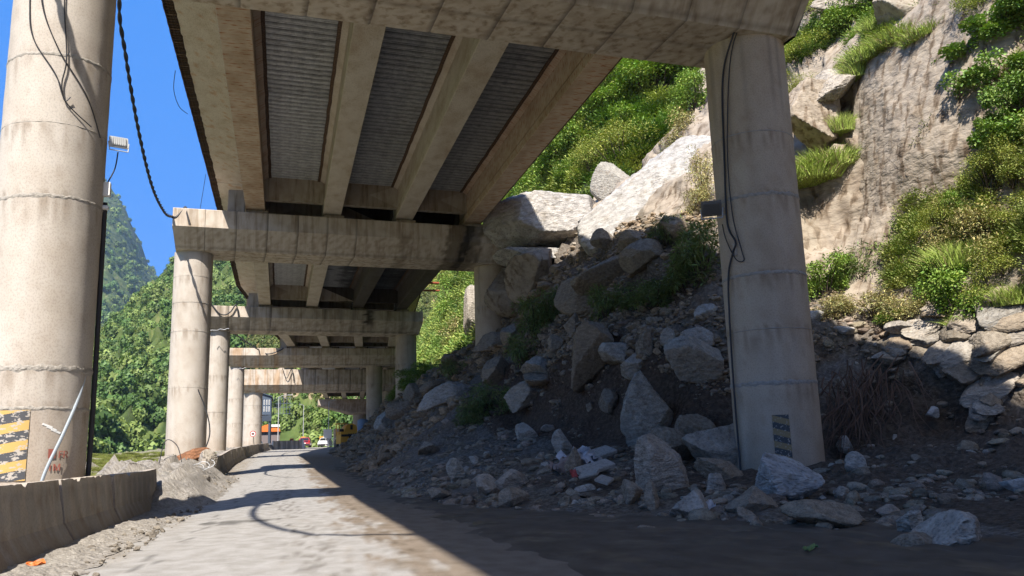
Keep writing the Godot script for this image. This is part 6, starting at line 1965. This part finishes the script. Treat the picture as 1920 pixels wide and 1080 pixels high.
	wire("lamp_arm", "bent arm carrying the dark floodlight", [P(9.32, 6.2, 16.45), P(9.6, 6.22, 16.4), P(9.72, 6.1, 16.3), P(9.74, 5.7, 16.2)], 0.02, M.grey_metal, self, "bracket")
	bx = thing("junction_box", "grey junction box on the left side of the nearest right column", "junction box", P(9.72, 5.35, 16.2))
	mb = MB.new()
	box(mb, Vector3(), Vector3(0.12, 0.28, 0.16), Color(0.8, 0.8, 0.8), Basis(), 0.01)
	obj("case", mb, M.concrete, bx)
	mb = MB.new()
	cyl(mb, Vector3(0, -0.14, 0), Vector3(0, -0.24, 0), 0.025, 8)
	obj("gland", mb, M.cable, bx)
	# rust bracket by the third pier, rags on the far columns, wire coil on the mud
	var br := thing("steel_bracket", "rust red steel bracket under the deck edge before the third pier", "bracket", P(10.5, 13.3, 62))
	for q in [[Vector3(0, 0.55, 0), Vector3(1.6, 0.12, 0.3)], [Vector3(-0.7, 0.2, 0), Vector3(0.14, 0.8, 0.2)], [Vector3(0.1, -0.05, 0), Vector3(1.5, 0.1, 0.25)]]:
		mb = MB.new()
		box(mb, q[0], q[1], Color(1, 1, 1), Basis(), 0.01)
		obj("bracket_bar", mb, M.orange_rust, br)
	wire("cable", "cable hanging down the third pier's left column", [P(-3.9, 4.6, 39.2), P(-3.3, 3.2, 39.0), P(-3.1, 2.2, 38.9), P(-3.3, 1.4, 38.8)], 0.03, M.cable, self, "cable")
	var coil := []
	for k in 26:
		var a := k * 0.55
		coil.append(P(-2.75 + cos(a) * 0.22 + 0.012 * k, 0.8 + 0.13 * sin(a) + 0.006 * k, 30.0 + 0.03 * k))
	wire("wire_coil", "loops of pale bent wire on the mud bank", coil, 0.01, M.grey_metal, self, "wire")
	wire("wire_coil", "bent dark wire beside the whitish boulder on the mud bank", [P(-4.2, 0.7, 31.8), P(-4.0, 1.75, 31.8), P(-3.6, 1.6, 31.7), P(-3.4, 1.0, 31.6)], 0.016, M.cable, self, "wire")
	for q in [[P(-5.3, 10.2, 63.6), "rag of white plastic tied under the third pier cap"], [P(-5.1, 9.9, 88.8), "rag of white plastic on the fourth pier's left column"]]:
		mb = MB.new()
		var path := PackedVector3Array()
		for k in 14:
			path.append(q[0] + Vector3(k * 0.1, 0.035 * sin(k * 1.1) + 0.012 * k, 0.35 + 0.08 * cos(k * 1.7)))
		tube(mb, path, 0.022, 5)
		tag(obj("plastic_rag", mb, M.litter_white), q[1], "rag")

func build_far_road() -> void:
	car("dark red hatchback driving away on the far road", P(3.19, along(ROAD_RISE, 132), 132), deg_to_rad(-6), M.red_car)
	car("white hatchback coming nearer on the far road", P(6.5, along(ROAD_RISE, 140), 140), deg_to_rad(168), M.white_car)
	var y := 2.0
	lamp_post("street lamp by the steel building, leftmost of three", P(-0.75, y, 125), 7.6, 1.3)
	lamp_post("thin street lamp behind the red car", P(3.6, 2.4, 165), 8.2, -0.6)
	lamp_post("street lamp behind the white board by the bend", P(6.8, y, 135), 7.4, 0.8)
	board("notice_board", "plain white board on a post right of the white car", "sign", P(6.2, y, 126), Vector2(1.2, 1.25), 2.2, M.white)
	var b := board("chevron_sign", "small orange chevron sign behind the red car", "sign", P(3.35, 2.3, 152), Vector2(0.7, 0.75), 1.75, M.yellow)
	chevron(b, 1.75, 0.6, 1.0)
	b = board("chevron_sign", "small orange chevron sign behind the white car", "sign", P(6.5, 2.3, 152), Vector2(0.8, 0.8), 1.7, M.yellow)
	chevron(b, 1.7, 0.6, -1.0)
	b = board("hazard_marker", "orange and black striped hazard marker at the end of the far barrier", "sign", P(1.1, along(ROAD_RISE, 120), 120), Vector2(0.5, 1.25), 0.8, M.orange)
	for k in 4:
		var mb := MB.new()
		box(mb, Vector3(0, 0.35 + 0.3 * k, 0.018), Vector3(0.46, 0.11, 0.006), Color(1, 1, 1), Basis(Vector3.BACK, 0.5))
		obj("black_stripe", mb, M.black, b)
	# round prohibition sign leaning on its bent post
	var n := thing("prohibition_sign", "round white sign with red ring and camera symbol on a bent post", "sign", P(-3.55, 1.9, 106), 0.0)
	var mb := MB.new()
	tube(mb, PackedVector3Array([Vector3(0.55, 0.0, -0.06), Vector3(0.25, 0.25, -0.06), Vector3(0.12, 1.0, -0.06), Vector3(0, 2.1, -0.06)]), 0.04, 6)
	obj("post", mb, M.black, n)
	mb = MB.new()
	cyl(mb, Vector3(0, 2.0, -0.02), Vector3(0, 2.0, 0.02), 0.34, 28)
	obj("sign_disc", mb, M.white, n)
	mb = MB.new()
	lathe(mb, PackedVector2Array([Vector2(0.275, 0.0), Vector2(0.275, 0.012), Vector2(0.35, 0.012), Vector2(0.35, 0.0)]), 32, Transform3D(Basis(Vector3.RIGHT, PI / 2), Vector3(0, 2.0, 0.022)))
	obj("red_ring", mb, M.lamp_red, n)
	mb = MB.new()
	box(mb, Vector3(0, 1.98, 0.026), Vector3(0.32, 0.2, 0.006))
	box(mb, Vector3(0, 2.1, 0.026), Vector3(0.14, 0.05, 0.006))
	obj("camera_symbol", mb, M.black, n)
	mb = MB.new()
	cyl(mb, Vector3(0, 1.98, 0.03), Vector3(0, 1.98, 0.035), 0.06, 14)
	obj("camera_lens_symbol", mb, M.lamp_red, n)
	# white concrete kerb blocks beyond the row, and a latticed guard rail at the bend
	n = thing("concrete_barrier", "far road barrier with pale ends beyond the piers", "road barrier", P(0.6, along(ROAD_RISE, 119) - 0.02, 119), 0.0, "road barrier blocks beside the piers")
	var poly := PackedVector2Array()
	for q in BAR:
		poly.append(Vector2(q[0] - 0.3, q[1] * 1.3))
	mb = MB.new()
	prism(mb, poly, span_t(-1.9, 1.9, 24), func(t: float, p: Vector2) -> Vector3: return Vector3(t, p.y, p.x), func(p: Vector3) -> Color: return Color(0.5, 0.5, 0.5) if fposmod(p.x, 0.7) < 0.4 and absf(p.x) < 1.5 else Color(0.9, 0.88, 0.85), 2)
	obj("barrier_block", mb, M.concrete, n)
	for e in [-1.0, 1.0]:
		mb = MB.new()
		prism(mb, PackedVector2Array([Vector2(-0.05, 0.0), Vector2(0.45, 0.0), Vector2(0.25, 0.5), Vector2(0.1, 1.25), Vector2(-0.05, 1.25)]), PackedFloat32Array([-0.34, 0.34]), func(t: float, p: Vector2) -> Vector3: return Vector3(e * (1.95 + p.x), p.y, t))
		obj("pale_end", mb, M.white, n)
	n = thing("guard_rail", "white latticed guard rail at the bend of the far road", "guard rail", P(8.6, along(ROAD_RISE, 132), 132))
	for k in 15:
		for sg in [-1.0, 1.0]:
			mb = MB.new()
			box(mb, Vector3(-2.1 + 0.3 * k, 0.75, 0.02 * sg), Vector3(0.05, 1.3, 0.02), Color(1, 1, 1), Basis(Vector3.BACK, sg * 0.6))
			obj("lattice_bar", mb, M.white, n)
	for q in [0.22, 1.3]:
		mb = MB.new()
		box(mb, Vector3(0, q, 0), Vector3(4.8, 0.07, 0.06), Color(1, 1, 1), Basis(), 0.01)
		obj("rail", mb, M.white, n)
	build_roller()
	build_plant_building()
	n = thing("oil_drum", "dusty blue plastic drum on the slope behind the yellow roller", "drum", P(7.7, 3.1, 86), 0.0)
	mb = MB.new()
	lathe(mb, PackedVector2Array([Vector2(0, 0), Vector2(0.5, 0.0), Vector2(0.55, 0.1), Vector2(0.55, 0.55), Vector2(0.58, 0.6), Vector2(0.55, 0.65), Vector2(0.53, 1.35), Vector2(0.48, 1.42), Vector2(0, 1.42)]), 24)
	obj("drum_body", mb, M.blue_plastic, n)
	mb = MB.new()
	cyl(mb, Vector3(0, 1.42, 0), Vector3(0, 1.5, 0), 0.3, 20)
	obj("lid", mb, M.blue_plastic, n)
	# retaining blocks at the bend
	for k in 6:
		mb = MB.new()
		box(mb, P(10.0 + 2.3 * (k % 3), 3.6 + 1.5 * (k / 3), 158 - k % 3), Vector3(2.26, 1.46, 1.2), Color(0.85, 0.8, 0.74) * (0.9 + 0.05 * k), Basis(), 0.05)
		tag(obj("concrete_block", mb, M.concrete), ["left block", "middle block", "right block"][k % 3] + [" in the lower course", " in the upper course"][k / 3] + " of the retaining wall at the bend", "block", "blocks of the far retaining wall")

func build_roller() -> void:
	var n := thing("road_roller", "yellow road machine with round hood parked at the foot of the slide", "road roller", P(6.5, along(ROAD_RISE, 92), 92), deg_to_rad(10))
	var mb := MB.new()
	prism(mb, PackedVector2Array([Vector2(1.6, 0.7), Vector2(1.65, 1.5), Vector2(1.5, 1.95), Vector2(-0.4, 2.0), Vector2(-0.5, 0.7)]), PackedFloat32Array([-1.0, -0.94, 0.94, 1.0]), func(t: float, p: Vector2) -> Vector3: return Vector3(t * 1.0, p.y, p.x * (0.96 if absf(t) > 0.95 else 1.0)))
	obj("body", mb, M.yellow, n)
	mb = MB.new()
	var hood := PackedVector2Array()
	for k in 11:
		var a := PI * k / 10.0
		hood.append(Vector2(cos(a) * 0.72, 1.95 + sin(a) * 0.85))
	prism(mb, hood, PackedFloat32Array([-0.4, 1.35]), func(t: float, p: Vector2) -> Vector3: return Vector3(p.x + 0.2, p.y, t))
	obj("hood", mb, M.yellow, n)
	mb = MB.new()
	box(mb, Vector3(0, 1.55, 1.66), Vector3(1.9, 0.24, 0.04), Color(1, 1, 1), Basis(), 0.01)
	obj("black_band", mb, M.black, n)
	for k in 4:
		mb = MB.new()
		box(mb, Vector3(-0.1 + 0.24 * k, 1.45, 1.7), Vector3(0.11, 0.6, 0.03), Color(1, 1, 1), Basis(Vector3.BACK, 0.25))
		obj("grille_slat", mb, M.black, n)
	mb = MB.new()
	box(mb, Vector3(0.2, 2.4, 1.37), Vector3(0.26, 0.5, 0.03), Color(1, 1, 1), Basis(), 0.02)
	obj("hood_vent", mb, M.black, n)
	for q in [[-1.1, 1.3], [-1.1, 0.0]]:
		mb = MB.new()
		cyl(mb, Vector3(q[0], 1.6, q[1]), Vector3(q[0], 2.75, q[1]), 0.05, 8)
		obj("cab_post", mb, M.yellow, n)
	mb = MB.new()
	box(mb, Vector3(-0.75, 2.8, 0.65), Vector3(0.9, 0.1, 1.6), Color(1, 1, 1), Basis(), 0.03)
	obj("cab_roof", mb, M.yellow, n)
	mb = MB.new()
	box(mb, Vector3(-0.72, 2.0, 0.7), Vector3(0.5, 0.5, 0.5), Color(1, 1, 1), Basis(), 0.08)
	obj("seat", mb, M.black, n)
	for sx in [-0.72, 0.72]:
		wheel(n, Vector3(sx, 0.62, 0.9), 0.62, 0.45)
	mb = MB.new()
	lathe(mb, PackedVector2Array([Vector2(0, -0.9), Vector2(0.6, -0.9), Vector2(0.62, -0.86), Vector2(0.62, 0.86), Vector2(0.6, 0.9), Vector2(0, 0.9)]), 28, Transform3D(Basis(Vector3.BACK, PI / 2), Vector3(0, 0.62, -1.2)))
	obj("drum", mb, M.steel, n)

func build_plant_building() -> void:
	var n := thing("steel_building", "blue grey steel gallery on stilts left of the road", "building", P(-5.6, 0.5, 139))
	var mb := MB.new()
	prism(mb, PackedVector2Array([Vector2(-4.6, 7.2), Vector2(3.6, 7.2), Vector2(3.6, 10.0), Vector2(-0.5, 11.4), Vector2(-4.6, 10.0)]), PackedFloat32Array([-10.0, 0.0]), func(t: float, p: Vector2) -> Vector3: return Vector3(p.x, p.y, t))
	obj("wall", mb, M.building, n)
	for sg in [-1.0, 1.0]:
		mb = MB.new()
		box(mb, Vector3(-0.5 + sg * 2.15, 10.78, -5.0), Vector3(4.5, 0.12, 10.6), Color(1.3, 1.3, 1.3), Basis(Vector3.BACK, -sg * 0.33), 0.02)
		obj("roof", mb, M.building, n)
	for k in 20:
		for r in 2:
			mb = MB.new()
			box(mb, Vector3(3.3 - k * 0.38, 8.1 + r * 1.05, 0.02), Vector3(0.17, 0.8, 0.06), Color(1, 1, 1), Basis(), 0.01)
			var w := obj("window", mb, M.white, n)
			mb = MB.new()
			box(mb, Vector3(3.3 - k * 0.38, 8.1 + r * 1.05, 0.055), Vector3(0.07, 0.7, 0.02))
			obj("pane", mb, M.glass, w)
	for x in [-4.4, -0.5, 3.4]:
		for z in [-0.2, -5.0, -9.8]:
			mb = MB.new()
			box(mb, Vector3(x, 3.6, z), Vector3(0.34, 7.2, 0.34), Color(0.7, 0.7, 0.7), Basis(), 0.02)
			obj("stilt", mb, M.building, n)
	for q in [[-2.45, 0.52], [-2.45, -0.52], [1.45, 0.52], [1.45, -0.52]]:
		mb = MB.new()
		box(mb, Vector3(q[0], 4.4, -0.15), Vector3(0.16, 6.4, 0.16), Color(0.7, 0.7, 0.7), Basis(Vector3.BACK, q[1]))
		obj("brace", mb, M.building, n)
	mb = MB.new()
	box(mb, Vector3(-0.5, 6.6, 0.05), Vector3(8.4, 0.9, 0.2), Color(0.6, 0.6, 0.6), Basis(), 0.02)
	obj("floor_beam", mb, M.building, n)
	for k in 6:
		mb = MB.new()
		box(mb, Vector3(4.0 + 0.5 * k, 8.6, -1.0), Vector3(0.06, 2.6, 0.06))
		obj("walkway_post", mb, M.building, n)
	for yv in [7.35, 8.4, 9.0, 9.9]:
		mb = MB.new()
		box(mb, Vector3(5.2, yv, -1.0), Vector3(3.2, 0.07, 0.07))
		obj("walkway_rail", mb, M.building, n)
	n = thing("site_shed", "orange vaulted shed behind the steel building", "shed", P(-2.6, 1.6, 166))
	var arch := PackedVector2Array()
	for k in 9:
		var a := PI * k / 8.0
		arch.append(Vector2(cos(a) * 2.0, 4.2 + sin(a) * 1.4))
	mb = MB.new()
	prism(mb, arch, PackedFloat32Array([-6.0, 0.0]), func(t: float, p: Vector2) -> Vector3: return Vector3(p.x, p.y, t))
	obj("roof", mb, M.orange, n)
	mb = MB.new()
	box(mb, Vector3(0, 2.1, -3.2), Vector3(3.8, 4.2, 5.4), Color(0.25, 0.2, 0.2), Basis(), 0.02)
	obj("wall", mb, M.white, n)
	mb = MB.new()
	box(mb, Vector3(0.9, 5.3, 0.1), Vector3(2.0, 0.45, 0.1), Color(1, 1, 1), Basis(), 0.01)
	obj("fascia_board", mb, M.white, n)
	n = thing("container", "teal site container half hidden by the far columns", "container", P(-9.0, 0.4, 146))
	mb = MB.new()
	box(mb, Vector3(0, 2.8, -2), Vector3(7.0, 5.4, 4.0), Color(1, 1, 1), Basis(), 0.03)
	obj("shell", mb, M.teal, n)
	for k in 12:
		mb = MB.new()
		box(mb, Vector3(-3.2 + 0.58 * k, 2.8, 0.03), Vector3(0.2, 5.1, 0.06), Color(0.85, 0.85, 0.85), Basis(), 0.01)
		obj("rib", mb, M.teal, n)

func sheet_scrap(called: String, label: String, cat: String, at: Vector3, w: float, d: float, crumple: float, m: Material, tilt: Vector3, sd: int) -> void:
	var mb := MB.new()
	for side in 2:
		var pts := PackedVector3Array()
		var cols := PackedColorArray()
		for i in 9:
			for j in 9:
				var p := Vector3((i / 8.0 - 0.5) * w, 0, (j / 8.0 - 0.5) * d)
				p.x *= 1.0 + 0.25 * nz.get_noise_2d(j * 0.6, sd)
				p.y = crumple * (nz.get_noise_2d(i * 0.22 + sd, j * 0.3) + 0.25 * nridge.get_noise_2d(i * 0.3, j * 0.45 + sd)) + side * 0.006
				pts.append(p)
				cols.append(Color(1, 1, 1) * (0.8 + 0.3 * nz.get_noise_2d(i * 0.8, j * 0.8 + sd)))
		mb.grid(9, 9, pts, cols, side == 0)
	var o := obj(called, mb, m)
	o.position = at
	o.rotation = tilt
	tag(o, label, cat, "litter in the rubble")

func lay(x: float, s: float, up: float) -> Vector3:
	var q := slope_point(s, x)
	return (q[0] as Vector3) + Vector3(0, up, 0)

func build_litter() -> void:
	sheet_scrap("plastic_sheet", "torn white plastic sheet crumpled on the rubble fan", "plastic", lay(6.55, 18.4, 0.2), 0.75, 0.6, 0.22, M.litter_white, Vector3(0.5, 0.3, 0.2), 3)
	sheet_scrap("plastic_sheet", "second fold of white plastic right of the torn sheet", "plastic", lay(7.0, 18.6, 0.2), 0.5, 0.5, 0.2, M.litter_white, Vector3(0.7, 0.9, -0.3), 5)
	sheet_scrap("cloth", "dirty pinkish cloth left of the torn white plastic", "cloth", lay(6.15, 18.2, 0.16), 0.5, 0.5, 0.25, M.litter_pink, Vector3(0.4, 0.2, 0.3), 7)
	sheet_scrap("wrapper", "small red wrapper under the pale broken board", "litter", lay(6.0, 17.2, 0.12), 0.14, 0.2, 0.05, M.litter_red, Vector3(0.9, 0.1, 0.1), 9)
	sheet_scrap("wrapper", "lilac white wrapper at the front edge of the rubble", "litter", lay(6.2, 11.6, 0.1), 0.26, 0.2, 0.12, M.litter_white, Vector3(0.4, 0.3, 0.1), 11)
	sheet_scrap("wrapper", "pale blue scrap lying in the dirt far to the right", "litter", P(8.95, 0.12, 12.2), 0.12, 0.1, 0.03, M.litter_white, Vector3(0.3, 0.3, 0.1), 13)
	sheet_scrap("wrapper", "orange wrapper on the mud at the foot of the nearest barrier", "litter", P(-2.5, 0.07, 10.2), 0.16, 0.1, 0.03, M.orange, Vector3(0.35, 0.5, 0.1), 15)
	sheet_scrap("fallen_leaf", "single green leaf on the wet road at lower right", "leaf", P(5.05, 0.06, 7.5), 0.2, 0.07, 0.02, M.green_leaf, Vector3(0.1, 0.5, 0.1), 17)
	for q in [[6.55, 17.3, 0.85, 0.1, 0.4, 0.25, "pale broken board lying across the rubble fan"], [6.0, 16.2, 0.4, 0.07, 0.3, -0.6, "small pale slab in front of the broken board"], [7.6, 19.6, 0.7, 0.1, 0.45, 0.4, "pale slab behind the torn white plastic"], [6.1, 15.6, 0.36, 0.06, 0.3, 0.9, "white chip of board near the wet road"]]:
		var mb := MB.new()
		box(mb, Vector3(), Vector3(q[2], q[3], q[4]), Color(1.05, 1.08, 1.15), Basis(), 0.02)
		var o := obj("broken_slab", mb, M.mortar)
		o.position = lay(q[0], q[1], 0.14)
		o.rotation = Vector3(0.3, q[5], 0.22)
		tag(o, q[6], "slab", "litter in the rubble")
	# dead roots hanging down the dark bank
	var heads := [[13.4, 17.6, "tangle of dead brown roots hanging down the dark bank"], [14.0, 17.1, "second hank of dead roots right of the first tangle"], [12.9, 16.7, "fallen dead branches at the foot of the dark bank"]]
	for h in heads.size():
		var q := slope_point(heads[h][1], heads[h][0])
		var top: Vector3 = q[0] + Vector3(0, 0.9, 0)
		var n := thing("dead_roots", heads[h][2], "roots", top, 0.0, "dead roots on the bank")
		for k in 34:
			var mb := MB.new()
			var d := Vector3(-0.55 + rng.randfn() * 0.35, -1.0, 0.5 + rng.randfn() * 0.3)
			var pts := []
			var p := Vector3(rng.randfn() * 0.35, rng.randfn() * 0.25, rng.randfn() * 0.3)
			for e in 5:
				pts.append(p)
				p += d * rng.randf_range(0.2, 0.42) + Vector3(rng.randfn(), rng.randfn() * 0.5, rng.randfn()) * 0.09
			tube(mb, smooth_path(pts, 4), 0.014 + 0.012 * rng.randf(), 4, Color(1, 1, 1) * rng.randf_range(0.6, 1.3), 0.004)
			obj("root", mb, M.dead, n)
